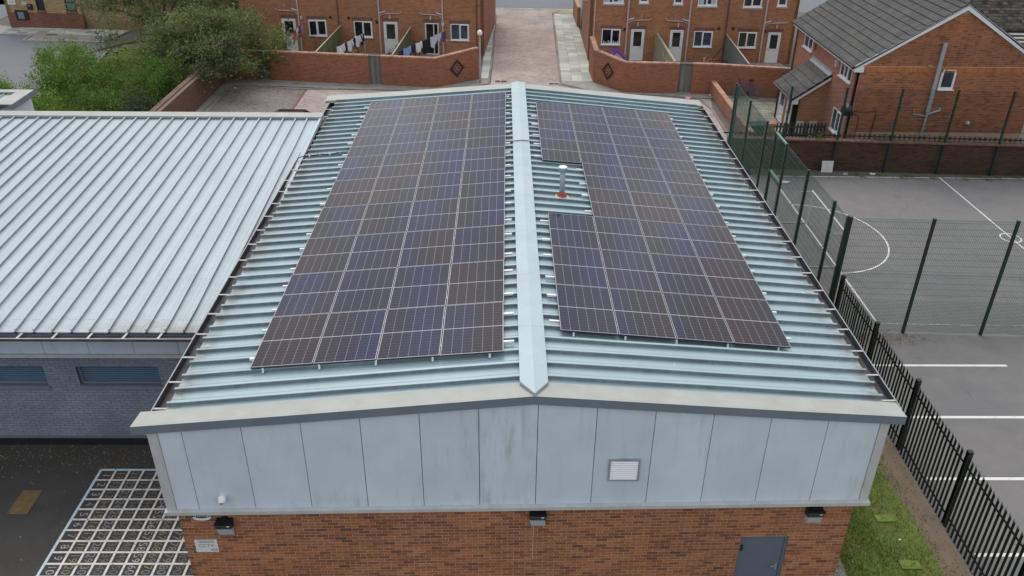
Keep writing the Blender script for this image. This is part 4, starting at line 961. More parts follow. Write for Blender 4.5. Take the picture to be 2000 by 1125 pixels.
for k, (y, x1) in enumerate(((8.62, 14.17), (6.24, 14.35), (3.88, 14.35), (1.5, 14.35), (-.9, 14.35))):
    line(park, [(9.75, y), (x1, y)], .10, 'paint_white', LZ+.001, 'bay_line')
# ------------------------------------------------------------------ goal
goal = thing('goal_frame', 'white tubular five a side goal standing on the court line behind the green mesh', 'goal', (10.9, 16.3, ZR))
ya, yb, xf, zt = 14.55, 18.15, 11.28, ZR+1.35
mb = MB(); mb.tube([(xf, ya, ZR), (xf, ya, zt)], .035, 8); mb.tube([(xf, yb, ZR), (xf, yb, zt)], .035, 8); mb.tube([(xf, ya-.03, zt), (xf, yb+.03, zt)], .04, 8); mb.build('goal_mouth', 'white_upvc', goal)
mb = MB()
for y in (ya, yb): mb.tube([(xf, y, zt), (xf-.45, y, zt), (xf-1.15, y, ZR+.05)], .022, 6); mb.tube([(xf-1.15, y, ZR+.03), (xf, y, ZR+.03)], .022, 6)
mb.tube([(xf-1.15, ya, ZR+.05), (xf-1.15, yb, ZR+.05)], .022, 6); mb.build('stay', 'trim_light', goal)
# ------------------------------------------------------------------ weld mesh fences
def mesh_fence(label, posts, height, at, z=ZR, skip=(), wire_mat='wire_green'):
    t = thing('mesh_fence', label, 'fence', at, 'green mesh fences round the court'); pm = None
    for x, y, *h in posts:
        hh = h[0] if h else height
        mb = MB(); mb.box((x-.04, y-.04, z), (x+.04, y+.04, z+hh)); mb.box((x-.045, y-.045, z+hh), (x+.045, y+.045, z+hh+.012)); mb.build('post', 'dark_green', t, at=(x, y, z))
    for i, (p, q) in enumerate(zip(posts, posts[1:])):
        if i in skip: continue
        a, b = V(p[0], p[1], z), V(q[0], q[1], z); d = (b-a); L = d.length; d.normalize(); n = V(d.y, -d.x, 0); mb = MB(); w = .0028; H = height-.03
        def wire(p0, p1, r, ax1, ax2):
            mb.obox(p0-ax1*r-ax2*r, p1-p0, ax1*2*r, ax2*2*r, skip=())
        k = int(L/.05)
        for s in range(1, k): wire(a+d*(s*L/k)+V(0, 0, .06), a+d*(s*L/k)+V(0, 0, H), w, d, n)
        zz = .06; zs = []
        while zz < H: zs.append(zz); zz += .05 if zz < 1.15 else .20
        zs += [H, H*.53, H*.53+.03]
        for q_ in zs: wire(a+d*.04+V(0, 0, q_)+n*.006, b-d*.04+V(0, 0, q_)+n*.006, .0034, n, V(0, 0, 1))
        mb.build('mesh_panel', wire_mat, t, at=a)
    return t
HF = 3.87
posts = [(9.38, 10.48, HF+.03), (9.38, 11.59), (9.37, 14.05), (9.37, 16.44), (9.36, 17.74), (9.35, 18.87), (9.36, 21.34), (9.38, 23.72)]
lf = mesh_fence('tall green mesh fence with framed gateway, running back beside the hall', posts, HF, (9.38, 17, ZR), skip=(3,))
# gateway: two cross bars, a leaf below
mb = MB(); mb.box((9.33, 16.48, ZR+HF-.06), (9.40, 17.70, ZR+HF)); mb.box((9.33, 16.48, ZR+2.35), (9.40, 17.70, ZR+2.43)); mb.build('gate_bar', 'gate_green', lf)
mb = MB(); a, b = 16.50, 17.68
for p in ((a, a+.05, .1, 2.28), (b-.05, b, .1, 2.28), (a, b, .1, .15), (a, b, 2.23, 2.28), (a, b, 1.15, 1.2)): mb.box((9.34, p[0], ZR+p[2]), (9.39, p[1], ZR+p[3]))
gl = mb.build('gate', 'dark_green', lf)
mb = MB()
for k in range(22): yy = a+.05+k*.05; mb.box((9.362, yy, ZR+.15), (9.367, yy+.005, ZR+2.23)); 
for k in range(12): zz = ZR+.25+k*.2; mb.box((9.366, a, min(zz, ZR+2.2)), (9.371, b, min(zz, ZR+2.2)+.006))
for k in range(22): yy = a+.05+k*.05; mb.box((9.362, yy, ZR+2.43), (9.367, yy+.005, ZR+HF-.06))
for k in range(6): zz = ZR+2.6+k*.2; mb.box((9.366, a, zz), (9.371, b, zz+.006))
mb.build('gate_mesh', 'wire_green', gl)
mb = MB(); mb.box((9.28, 16.5, ZR+1.0), (9.34, 16.62, ZR+1.2)); mb.build('lock', 'black_plastic', gl)
posts = [(9.47, 10.475)]+[(11.83+2.36*k, 10.37-.11*k) for k in range(0, 9)]
mesh_fence('tall green mesh fence across the near end of the court, facing the car park', posts, HF, (14, 10.3, ZR))
posts = [(9.46, 23.72)]+[(11.75+2.3*k, 23.70-.15*k) for k in range(0, 9)]
mesh_fence('tall green mesh fence at the far end of the court, before the spiked wall', posts, 3.78, (14, 23.5, ZR), wire_mat='dark_green')
# ------------------------------------------------------------------ palisade fence
pal = thing('palisade_fence', 'black steel palisade fence with pointed pales between the grass verge and the car park', 'fence', (9.42, 3, ZR))
PX, PH = 9.43, 2.12; ys = [10.15-2.58*k for k in range(0, 6)]; base = None
for y in ys:
    mb = MB()
    for w0, w1, d0, d1 in ((-.05, .05, -.055, -.047), (-.05, .05, .047, .055), (-.004, .004, -.047, .047)): mb.box((PX+.06+w0, y+d0, ZR), (PX+.06+w1, y+d1, ZR+PH+.02))
    mb.box((PX+.005, y-.058, ZR+PH+.02), (PX+.115, y+.058, ZR+PH+.026)); mb.build('post', 'palisade_black', pal, at=(PX, y, ZR))
for zz in (.30, PH-.32):
    for a, b in zip(ys, ys[1:]): mb = MB(); mb.box((PX, b+.05, ZR+zz), (PX+.008, a-.05, ZR+zz+.05)); mb.box((PX, b+.05, ZR+zz), (PX+.05, a-.05, ZR+zz+.007)); mb.build('rail', 'palisade_black', pal, at=(PX, a, ZR+zz))
# a pale: D section steel strip, the head cut to three splayed points
mb = MB(); w = .040; x = PX-.004
prof = [(-w, .0), (-w*.55, -.018), (0, -.024), (w*.55, -.018), (w, 0)]
for (u0, x0), (u1, x1) in zip(prof, prof[1:]): mb.face([(x+x0, u0, 0), (x+x1, u1, 0), (x+x1, u1, PH-.13), (x+x0, u0, PH-.13)])
for (u0, x0), (u1, x1), tip in ((prof[0], prof[1], (x-.035, -w*1.0, PH-.04)), (prof[1], prof[2], (x-.03, -.006, PH)), (prof[2], prof[3], (x-.03, .006, PH)), (prof[3], prof[4], (x-.035, w*1.0, PH-.04))):
    mb.face([(x+x0, u0, PH-.13), (x+x1, u1, PH-.13), tip])
base = mb.build('pale', 'palisade_black', pal, at=(PX, 0, 0)); base.location = V(PX, ys[0]-.13, ZR+.05)-parent_loc(pal)
y = ys[0]-.13-.152
while y > ys[-1]:
    if min(abs(y-q) for q in ys) > .04: dup(base, pal, 'pale', (PX, y, ZR+.05+random.uniform(-.012, .012)), (0, random.uniform(-.006, .006), random.uniform(-.04, .04)))
    y -= .152
# grass: blades on the verge
def blades(name, n, fn, hgt, mat, label, cat):
    xs, ys, zs = fn(n); n = len(xs); h = hgt*(.5+rng.random(n)); a = rng.random(n)*6.283; w = .004+.004*rng.random(n); le = rng.normal(0, .5, (n, 2))*h[:, None]
    v = np.zeros((n, 3, 3)); v[:, 0] = np.stack([xs-w*np.cos(a), ys-w*np.sin(a), zs], -1); v[:, 1] = np.stack([xs+w*np.cos(a), ys+w*np.sin(a), zs], -1); v[:, 2] = np.stack([xs+le[:, 0], ys+le[:, 1], zs+h], -1)
    o = raw_mesh(name, v.reshape(-1, 3), 3, mat); return tag(o, label, cat, kind='stuff')
def raw_mesh(name, co, k, mat, parent=None, at=(0, 0, 0)):
    n = len(co)//k; me = bpy.data.meshes.new(name); me.vertices.add(len(co)); me.vertices.foreach_set('co', (co-np.array(at)).astype(np.float32).ravel())
    me.loops.add(n*k); me.loops.foreach_set('vertex_index', np.arange(n*k, dtype=np.int32)); me.polygons.add(n)
    me.polygons.foreach_set('loop_start', np.arange(0, n*k, k, dtype=np.int32)); me.polygons.foreach_set('loop_total', np.full(n, k, dtype=np.int32))
    me.materials.append(MATS[mat]); me.update(); me.validate(); return link(name, me, parent, at)
def verge(n):
    x = 6.05+rng.random(n)**1.15*2.95; y = -1.5+rng.random(n)*10
    d = (x-6.2)/2.85+rng.normal(0, .12, n); pat = np.sin(x*2.3+1)*np.sin(y*1.7)+.5*np.sin(x*5+y*3.7)
    keep = (rng.random(n) > np.clip(d*1.1-.3, 0, .97)) & (rng.random(n) < .75+.3*pat)
    return x[keep], y[keep], np.full(keep.sum(), ZR)
blades('verge_grass', 110000, verge, .055, 'grass_blade', 'patchy green grass growing along the foot of the hall, inside the black fence', 'grass')
def tufts(n):
    c = rng.random((60, 2))*[34, .5]+[9.6, 22.95]; i = rng.integers(0, 60, n); p = c[i]+rng.normal(0, .09, (n, 2)); p[:, 1] -= (p[:, 0]-9.6)*.035
    return p[:, 0], p[:, 1], np.full(n, ZR)
blades('wall_foot_weeds', 5000, tufts, .10, 'grass_blade', 'straggling weeds along the foot of the spiked brick wall', 'weeds')
for k, (x, y, w_, l_) in enumerate(((7.98, 2.46, .44, .22), (8.0, 1.1, .42, .24))):
    mb = MB(); mb.box((x, y, ZR-.02), (x+w_, y+l_, ZR+.03)); tag(mb.build('mossy_slab', 'moss_slab', at=(x, y, ZR)), ('yellow-green mossy slab lying in the grass verge, the further one', 'yellow-green mossy slab lying in the grass verge, the nearer one')[k], 'slab')
mb = MB(); mb.box((6.1, -6, ZR-.05), (6.75, 1.6, ZR+.02)); o = mb.build('wall_path', 'concrete'); o['kind'] = 'structure'
mb = MB()
for k in range(900):
    x, y = random.uniform(8.5, 9.5), random.uniform(-1.5, 10); s = random.uniform(.006, .02); a = random.random()*6.3
    mb.face([(x+s*math.cos(a+t), y+s*math.sin(a+t), ZR+.012+random.uniform(0, .012)) for t in (0, 1.5, 3.1, 4.6)])
for k in range(700):
    x, y = random.gauss(10.9, .9), random.gauss(10.05, .22); s = random.uniform(.008, .03); a = random.random()*6.3
    if x > 9.6: mb.face([(x+s*math.cos(a+t), y+s*math.sin(a+t)*.6, ZR+.012+random.uniform(0, .015)) for t in (0, 1.5, 3.1, 4.6)])
for k in range(900):
    x = random.uniform(10, 30); y = random.gauss(23.25, .22)-(x-10)*.04; s = random.uniform(.01, .04); a = random.random()*6.3
    mb.face([(x+s*math.cos(a+t), y+s*math.sin(a+t)*.6, ZR+.012+random.uniform(0, .02)) for t in (0, 1.5, 3.1, 4.6)])
tag(mb.build('windblown_leaves', 'leaf_litter'), 'dead leaves and grit blown along the fences by the court', 'leaf litter', kind='stuff')
# litter along the wall of the court
t = thing('ribbed_plastic_panel', 'pale ribbed plastic panel leaning against the spiked brick wall', 'panel', (13.8, 23.4, ZR))
mb = MB(); mb.obox((13.58, 23.42, ZR), (.5, 0, 0), (0, .09, .50), (0, -.03, .006)); mb.build('sheet', 'litter_white', t)
mb = MB()
for k in range(6): mb.obox((13.60, 23.385+.015*k, ZR+.05+.08*k), (.46, 0, 0), (0, .006, .03), (0, -.012, .002))
mb.build('rib', 'trim_light', t)
def scrap(x, y, s, label, mat='litter_white', z=ZR):
    mb = MB(); n = 7; pts = [(x+s*math.cos(2*math.pi*i/n)*random.uniform(.6, 1.2), y+s*.6*math.sin(2*math.pi*i/n)*random.uniform(.6, 1.2), z+.01+random.uniform(0, .5)*s) for i in range(n)]
    c = (x, y, z+s*.45)
    for i in range(n): mb.face([pts[i], pts[(i+1) % n], c])
    mb.face([(p[0], p[1], z+.006) for p in pts][::-1])
    tag(mb.build('litter', mat, at=(x, y, z)), label, 'litter', 'litter')
scrap(14.6, 23.2, .13, 'crumpled white litter beside the ribbed plastic panel at the wall'); scrap(15.75, 23.15, .16, 'white litter at the wall foot, further right than the crumpled piece'); scrap(10.95, 34.55, .17, 'white litter by the end of the low brick wall'); scrap(9.7, 33.95, .26, 'pinkish litter lying on the kerb behind the hall', 'pink'); scrap(-15.6, 35.4, .12, 'white scrap in the far left corner of the grey paved yard')
scrap(11.6, 22.2, .22, 'pale plastic litter lying just inside the mesh fence near the far corner of the court', 'cloth_pale')
scrap(8.26, 1.9, .03, 'tiny white scrap on the grass verge', z=ZR+.04)
# ------------------------------------------------------------------ spiked wall at the end of the court
cw_ = thing('court_wall', 'dark brown brick wall with iron spikes along its coping at the far end of the court', 'wall', (15, 23.9, ZR))
wf = Fr((9.4, 23.98), (1, -.062)); WH = 1.40
wall_holes(wf, 0, 36, ZR-.1, ZR+WH, [], w=-.006, thick=.24).build('wall', 'mortar_dark', cw_)
bricks(wf, [(ZR+.01+.075*i, 0, 17) for i in range(18)], 'court_wall_brick', cw_, [], 300, seed=5, dep=.014)
base = None
for k in range(200):
    if k*.115 > 17: break
    if base is None: mb = MB(); mb.obox((0, .02, 0), (.105, 0, 0), (0, -.27, 0), (0, 0, .07)); base = mb.build('coping_brick', 'coping_dark', cw_, at=(0, 0, 0)); base.location = wf.P(0, ZR+WH+.002)-parent_loc(cw_); base.rotation_euler = (0, 0, wf.ang())
    else: dup(base, cw_, 'coping_brick', wf.P(k*.115, ZR+WH+.002+random.uniform(-.004, .004)), (0, 0, wf.ang()))
mb = MB(); wf.box(mb, 17.25, 36, ZR+WH, ZR+WH+.07, -.25, .02); mb.build('coping', 'coping_dark', cw_)
sp = thing('spike_rail', 'rusty iron rail of rotating spikes along the top of the court wall', 'spike rail', wf.P(6, ZR+WH+.07))
mb = MB(); mb.tube([wf.P(-.2, ZR+WH+.17, -.11), wf.P(36, ZR+WH+.17, -.11)], .034, 6); mb.build('rail', 'iron_rust', sp)
base = None; bb = []
for k in range(84):
    u = .1+k*.215
    mb = MB(); c = wf.P(u, ZR+WH+.17, -.11); a0 = random.random()*1.57
    for q in range(4):
        a = a0+q*math.pi/2; e = wf.n*math.cos(a)*.15+V(0, 0, math.sin(a)*.15); s = wf.d*.032
        mb.face([c-s, c+s, c+e]); mb.face([c+e+V(.003, .003, 0), c+s+V(.003, .003, 0), c-s+V(.003, .003, 0)])
        mb.face([c+e*.45-s*1.6, c+e*.45+s*1.6, c+e*.75])
    mb.build('spike', 'iron_rust', sp, at=c)
def weed(x, y, z, n, r, h, mat, label, cat='weed'):
    co = []
    for k in range(n):
        c = np.array([x, y, z])+rng.normal(0, 1, 3)*[r, r*.5, h*.4]+[0, 0, h*.5]; s = .03+.04*rng.random(); a, b = rng.normal(size=3), rng.normal(size=3); a /= np.linalg.norm(a); b -= a*(a@b); b /= np.linalg.norm(b)
        co += [c-a*s, c+b*s*.5, c+a*s, c-b*s*.5]
    return tag(raw_mesh('weed', np.array(co), 4, mat, at=(x, y, z)), label, cat, 'weeds growing on the walls')
for k, (u, s) in enumerate(((2.05, 'left end, by the porch'), (6.6, 'stretch behind the pipe'), (9.2, 'right part'), (3.9, 'part below the front window'))):
    p = wf.P(u, ZR+WH+.1); weed(p.x, p.y, p.z, 60, .18, .18, 'leaf_mid', f'green weed growing through the spikes on the court wall, {s}')
# ------------------------------------------------------------------ brick house on the right
house = thing('brick_house', 'red brick house with grey tiled roof, white gable boards and lean-to porch', 'house', (19.1, 29, ZR))
HX, HY, HX1, HY1 = 15.12, 25.2, 23.1, 34.0; EZ = -1.28; RX = 19.11; RDZ = 1.30
gf = Fr((HX, HY), (1, 0)); GW = (3.62, 4.29, -2.27, -1.33)
mb = wall_holes(gf, 0, HX1-HX, ZR-.2, EZ-.02, [GW], w=-.008, reveal=.1)
mb.prism([(HX, HY+.008, EZ-.02), (HX1, HY+.008, EZ-.02), (RX, HY+.008, RDZ-.1)], (0, .25, 0)); mb.build('gable_wall', 'mortar_house', house)
def half(z): return (RDZ-z)/(RDZ-EZ)
rows = []
z = ZR-.1
while z < RDZ-.3:
    if z < EZ-.24: rows.append((z, 0, HX1-HX))
    elif z > EZ-.02:
        q = half(z+.07); rows.append((z, RX-HX-(RX-HX)*q+.12, RX-HX+(HX1-RX)*q-.12))
    z += .075
bricks(gf, [(a, b, c) for a, b, c in rows if a > -4.3], 'house_brick', house, [GW], 300, seed=9, dep=.016)
bricks(gf, [(EZ-.235, 0.02, HX1-HX-.02)], 'band_brick_piece', house, [], 0, L=.065, H=.225, ps=.075, seed=2, dep=.02)
window(gf, house, *GW, w=-.07, splits=(), glass='window_glass_blue', fw=.06)
lf_ = Fr((HX, HY1), (0, -1)); L_ = HY1-HY
def lu(y): return HY1-y
UW1, UW2, GWN, PD = (lu(32.80), lu(31.45), -2.24, -1.34), (lu(27.40), lu(25.98), -2.25, -1.34), (lu(27.27), lu(26.22), -4.76, -3.72), None
wall_holes(lf_, 0, L_, ZR-.2, EZ-.02, [UW1, UW2, GWN], reveal=.1).build('front_wall', 'side_brick', house)
window(lf_, house, *UW1, w=-.06, splits=(.5,), glass='window_glass_blue'); window(lf_, house, *UW2, w=-.06, splits=(.33, .66), glass='window_glass_blue'); window(lf_, house, *GWN, w=-.06, splits=(.5,), glass='window_glass_blue')
mb = MB(); mb.box((HX1-.25, HY+.01, ZR), (HX1, HY1, EZ-.02)); mb.box((HX+.01, HY1-.25, ZR), (HX1, HY1-.002, EZ-.02)); mb.build('rear_wall', 'terrace_brick', house)
mb = MB(); mb.prism([(HX, HY1-.01, EZ), (HX1, HY1-.01, EZ), (RX, HY1-.01, RDZ-.05)], (0, -.2, 0)); mb.build('far_gable', 'terrace_brick', house)
# tiled roof
slope_l = math.hypot(RX-HX+.35, 0); ex = HX-.32; ez = EZ-.02-.0; pit = (RDZ+.12-ez)/(RX-ex)
def roof(parent, y0, y1, ex, ez, rx, rz, name='roof', courses=None, single=300, gauge=None, tw=.30, mat='roof_tile', side=-1):
    run = V(rx-ex, 0, rz-ez); n = courses; st = run/n; nrm = V(-(rz-ez), 0, rx-ex).normalized()
    if nrm.z < 0: nrm = -nrm
    mb = MB(); mb.prism([V(ex, y0, ez)-nrm*.06, V(rx, y0, rz)-nrm*.06, V(rx, y0, rz)-nrm*.01, V(ex, y0, ez)-nrm*.01], (0, y1-y0, 0)); ro = mb.build(name, 'plinth_black', parent, at=(ex, y0, ez))
    m = int((y1-y0)/tw); tw = (y1-y0)/m; base = None; rest = MB(); items = []
    for i in range(n):
        for j in range(m): items.append((i, j))
    items.sort(key=lambda q: (0 if seen(V(ex, y0, ez)+st*q[0]+V(0, q[1]*tw, 0), 0) else 1, (V(ex, y0, ez)+st*q[0]+V(0, q[1]*tw, 0)-CAM).length))
    def tile(mb, o):
        # interlocking tile: two shallow rolls, tail lifted over the course below
        g = .004; pr = [(g, 0), (tw*.10, .018), (tw*.22, .018), (tw*.30, .002), (tw*.55, .002), (tw*.62, .018), (tw*.74, .018), (tw*.82, .002), (tw-g, .002)]
        lo = [o+V(0, u, 0)+nrm*(h+.052) for u, h in pr]; hi = [o+st*1.08+V(0, u, 0)+nrm*(h+.008) for u, h in pr]
        for k in range(len(pr)-1): mb.face([lo[k], lo[k+1], hi[k+1], hi[k]] if st.x < 0 else [lo[k], hi[k], hi[k+1], lo[k+1]])
        mb.face([lo[0]-nrm*.034]+lo+[lo[-1]-nrm*.034])
    for c, (i, j) in enumerate(items):
        o = V(ex, y0, ez)+st*i+V(0, j*tw+(tw/2 if False else 0), 0)
        if c < single:
            if base is None: b = MB(); tile(b, V(0, 0, 0)); base = b.build('roof_tile', mat, ro, at=(0, 0, 0)); base.location = o-parent_loc(ro)
            else: dup(base, ro, 'roof_tile', o+nrm*random.uniform(-.003, .003))
        else: tile(rest, o)
    if rest.v: tag(rest.build('tiling', mat, ro), kind='stuff')
    return ro
r_ = roof(house, HY-.10, HY1+.1, ex, ez, RX, RDZ+.12, courses=14, single=300)
roof(house, HY-.10, HY1+.1, HX1+.32, ez, RX, RDZ+.12, courses=14, single=0)
mb = MB(); mb.tube([(RX, HY-.1, RDZ+.13), (RX, HY1+.1, RDZ+.13)], .11, 8); mb.build('ridge_tile', 'roof_tile', house)
# barge boards and box ends
for sx, e_x in ((-1, HX-.30), (1, HX1+.30)):
    a, b = V(e_x, HY-.09, EZ-.09), V(RX, HY-.09, RDZ+.03)
    mb = MB(); mb.prism([a+V(0, 0, -.10), b+V(0, 0, -.17), b+V(0, 0, .03), a+V(0, 0, .10)], (0, .025, 0))
    mb.prism([a+V(0, .001, -.14), a+V(-sx*.42, .001, -.14), a+V(-sx*.42, .001, .10), a+V(0, .001, .07)], (0, .03, 0)); mb.build('barge_board', 'white_upvc', house)
    mb = MB(); mb.prism([a+V(0, -.02, .10), b+V(0, -.02, .03), b+V(0, -.02, .075), a+V(0, -.02, .145)], (0, .06, 0)); mb.build('verge_mortar', 'lead_grey', house)
mb = MB(); mb.box((HX-.30, HY-.06, EZ-.20), (HX, HY1, EZ-.14)); mb.build('soffit', 'white_upvc', house)
mb = MB(); mb.box((HX-.305, HY-.06, EZ-.19), (HX-.28, HY1, EZ-.02)); mb.build('fascia', 'white_upvc', house)
mb = MB(); mb.tube([(HX-.36, HY-.08, EZ-.04), (HX-.36, HY1+.05, EZ-.04)], .055, 8); mb.build('gutter', 'black_plastic', house)
mb = MB(); mb.tube([(HX-.05, HY1-.12, EZ-.1), (HX-.05, HY1-.12, ZR)], .04, 8); mb.build('downpipe', 'downpipe_dark', house)
mb = MB(); mb.tube([(HX-.36, HY+.1, EZ-.06), (HX-.2, HY+.12, EZ-.25), (HX-.06, HY+.15, EZ-.35), (HX-.06, HY+.15, ZR)], .04, 8); mb.build('downpipe', 'downpipe_dark', house)
# porch
px0, py0, py1 = 13.62, 28.30, 31.05
ps = MB(); ps.prism([(px0, py0, ZR), (HX, py0, ZR), (HX, py0, -2.62), (px0, py0, -3.55)], (0, .22, 0)); ps.build('porch_wall', 'terrace_brick', house); ps = MB(); ps.box((px0, py1-.22, ZR), (HX, py1, -3.55)); ps.build('porch_wall', 'terrace_brick', house)
pf = Fr((px0, py1), (0, -1)); PW_ = py1-py0
PDR = (.35, 1.25, ZR+.05, -3.68); PDW = (1.62, 2.42, ZR+.05, -3.68)
wall_holes(pf, 0, PW_, ZR-.1, -3.6, [PDR, PDW], w=.0, reveal=.1, thick=.2).build('porch_front', 'side_brick', house)
door(pf, house, *PDR, w=-.07, glass='window_glass_blue'); door(pf, house, *PDW, w=-.07, glass='window_glass_blue')
roof(house, py0-.14, py1+.12, px0-.22, -3.70, HX-.02, -2.50, name='porch_roof', courses=5, single=300)
mb = MB(); mb.prism([(HX-.02, py0-.1, -2.44), (HX-.16, py0-.1, -2.53), (HX-.16, py0-.1, -2.57), (HX-.02, py0-.1, -2.48)], (0, py1-py0+.2, 0)); mb.box((HX-.025, py0-.1, -2.52), (HX-.004, py1+.1, -2.33)); mb.build('lead_flashing', 'lead_grey', house)
mb = MB(); a, b = V(px0-.2, py0-.13, -3.80), V(HX-.02, py0-.13, -2.63); mb.prism([a+V(0, 0, -.10), b+V(0, 0, -.1), b+V(0, 0, .06), a+V(0, 0, .07)], (0, .025, 0)); mb.prism([a+V(0, .001, -.13), a+V(.3, .001, -.13), a+V(.3, .001, .12), a+V(0, .001, .06)], (0, .028, 0)); mb.build('porch_board', 'white_upvc', house)
mb = MB(); mb.tube([(px0-.27, py0-.14, -3.74), (px0-.27, py1+.12, -3.74)], .05, 8); mb.box((px0-.2, py0-.1, -3.86), (px0, py1+.1, -3.80)); mb.build('porch_gutter', 'downpipe_dark', house)
for k, x in enumerate((13.86, 14.48)):
    mb = MB(); mb.box((x, py0-.05, -5.42), (x+.36, py0-.002, -4.80)); o = mb.build('meter_box', 'meter_box', house, at=(x, py0, -5)); h = MB(); h.box((x+.02, py0-.062, -5.40), (x+.34, py0-.052, -4.82)); h.build('meter_door', 'meter_box', o)
# gable pipework, lamp, dish, wires
mb = MB(); mb.box((18.44, HY-.12, -3.28), (18.60, HY-.03, -.30)); mb.tube([(18.52, HY-.08, -3.25), (18.50, HY-.08, -4.6), (18.50, HY-.08, ZR)], .055, 8); mb.box((18.46, HY-.1, -.34), (18.62, HY, -.22))
mb.tube([(18.52, HY-.08, -3.40), (18.8, HY-.08, -3.28), (19.05, HY-.08, -3.20), (19.05, HY+.02, -3.14)], .05, 8); mb.tube([(18.52, HY-.06, -3.48), (18.15, HY-.06, -3.42), (17.95, HY-.06, -3.40), (17.9, HY-.05, -3.25)], .025, 6); mb.build('soil_pipe', 'lead_grey', house)
mb = MB(); mb.box((18.05, HY-.05, -1.28), (18.22, HY-.002, -1.18)); mb.build('vent_block', 'yellow_brown_tile', house)
t = thing('gable_lamp', 'small pale bulkhead lamp on the brick house gable', 'lamp', (20.5, HY, -3.8)); mb = MB(); mb.lathe((20.5, HY, -3.8), [(.10, 0), (.10, .04)], 12, (0, -1, 0)); mb.build('base', 'lens_grey', t); mb = MB(); mb.lathe((20.5, HY-.04, -3.8), [(.09, 0), (.085, .05), (.05, .10), (.0, .115)], 12, (0, -1, 0)); mb.build('lens', 'lens_grey', t, smooth=True)
dp = V(14.90, 25.1, -3.20); t = thing('satellite_dish', 'dark satellite dish on the corner of the brick house', 'satellite dish', dp)
ax = V(-.75, -.6, .25).normalized(); mb = MB(); mb.lathe(dp, [(.02, 0), (.16, .03), (.27, .09), (.275, .10)], 18, ax); mb.build('reflector', 'black_plastic', t, smooth=True)
mb = MB(); mb.tube([dp-V(0, 0, .25)+ax*.06, dp-V(0, 0, .2)+ax*.30, dp-V(0, 0, .05)+ax*.40], .016, 6); mb.lathe(dp-V(0, 0, .04)+ax*.38, [(.05, 0), (.05, .09)], 8, ax); mb.build('arm', 'black_plastic', t)
mb = MB(); mb.tube([dp, dp-ax*.1, V(HX+.05, HY-.03, -3.3), V(HX+.05, HY-.005, -3.55)], .025, 6); mb.build('bracket', 'black_plastic', t)
t = tag(MB().tube([(15.2, HY-.02, -3.28), (15.6, HY-.02, -3.33), (16.2, HY-.02, -3.28), (16.25, HY-.02, -3.4), (16.2, HY-.02, -4.2), (16.18, HY-.02, -5.2)], .016, 5).build('dish_cable', 'black_plastic', at=(15.2, HY, -3.3)), 'black cable looping across the house gable from the satellite dish, the longer one', 'cable')
t = tag(MB().tube([(15.15, HY-.02, -3.36), (15.4, HY-.02, -3.45), (15.5, HY-.02, -3.6), (15.5, HY-.02, -4.0), (15.48, HY-.02, -5.2)], .014, 5).build('dish_cable', 'black_plastic', at=(15.2, HY, -3.4)), 'black cable dropping down the house gable just below the satellite dish, the shorter one', 'cable')
for y, mt, lab in ((31.0, 'terracotta', 'terracotta red vent box on the house front under the eaves, between the windows'), (27.78, 'trim_light', 'cream vent box on the house front beside the nearer upper window')):
    mb = MB(); mb.box((HX-.12, y-.09, -2.0), (HX, y+.09, -1.68)); mb.prism([(HX-.14, y-.10, -1.72), (HX, y-.10, -1.64), (HX, y-.10, -1.68), (HX-.14, y-.1, -1.76)], (0, .2, 0)); tag(mb.build('vent_box', mt, at=(HX, y, -1.8)), lab, 'vent', 'vent boxes on the house front')
# garden in front of the house
lw_ = thing('garden_wall', 'low brick wall with pale coping beside the house garden', 'wall', (11.1, 32, ZR)); gwf = Fr((11.06, 34.9), (0, -1))
wall_holes(gwf, 0, 8.4, ZR, ZR+.72, [], thick=.22).build('wall', 'side_brick', lw_); base = None
for k in range(73):
    if base is None: mb = MB(); mb.box((0, 0, 0), (.27, .107, .07)); base = mb.build('coping_brick', 'coping', lw_, at=(0, 0, 0)); base.location = V(11.035, 26.5, ZR+.722)-parent_loc(lw_)
    else: dup(base, lw_, 'coping_brick', V(11.035, 26.5+k*.115, ZR+.722))
gp = thing('gate_pillar', 'brick gate pillar at the near end of the house garden', 'pillar', (12.3, 27.4, ZR)); mb = MB(); mb.box((12.1, 27.2, ZR), (12.5, 27.6, ZR+.85)); mb.build('shaft', 'side_brick', gp); mb = MB(); mb.box((12.06, 27.16, ZR+.852), (12.54, 27.64, ZR+.93)); mb.build('cap', 'coping', gp)
pfc = thing('picket_fence', 'low dark picket fence in front of the house garden', 'fence', (13.3, 27.5, ZR)); mb = MB(); mb.box((12.5, 27.38, ZR+.25), (15.0, 27.42, ZR+.32)); mb.box((12.5, 27.38, ZR+.68), (15.0, 27.42, ZR+.75)); mb.build('rail', 'plinth_black', pfc); base = None
for k in range(15):
    x = 12.58+k*.165
    if base is None: mb = MB(); mb.prism([(x, 27.33, ZR+.05), (x+.085, 27.33, ZR+.05), (x+.085, 27.33, ZR+.86), (x+.0425, 27.33, ZR+.93), (x, 27.33, ZR+.86)], (0, .022, 0)); base = mb.build('picket', 'plinth_black', pfc, at=(x, 27.33, ZR))
    else: dup(base, pfc, 'picket', (x, 27.33, ZR+random.uniform(-.01, .01)))
bn = thing('dark_tarpaulin', 'dark green covered heap in the house garden by the gate pillar', 'cover', (12.0, 28.4, ZR)); mb = MB(); mb.prism([(11.5, 28.0, ZR), (12.4, 28.0, ZR), (12.35, 28.1, ZR+.55), (11.55, 28.1, ZR+.5)], (.05, .7, .0)); mb.build('sheet', 'dark_green', bn)
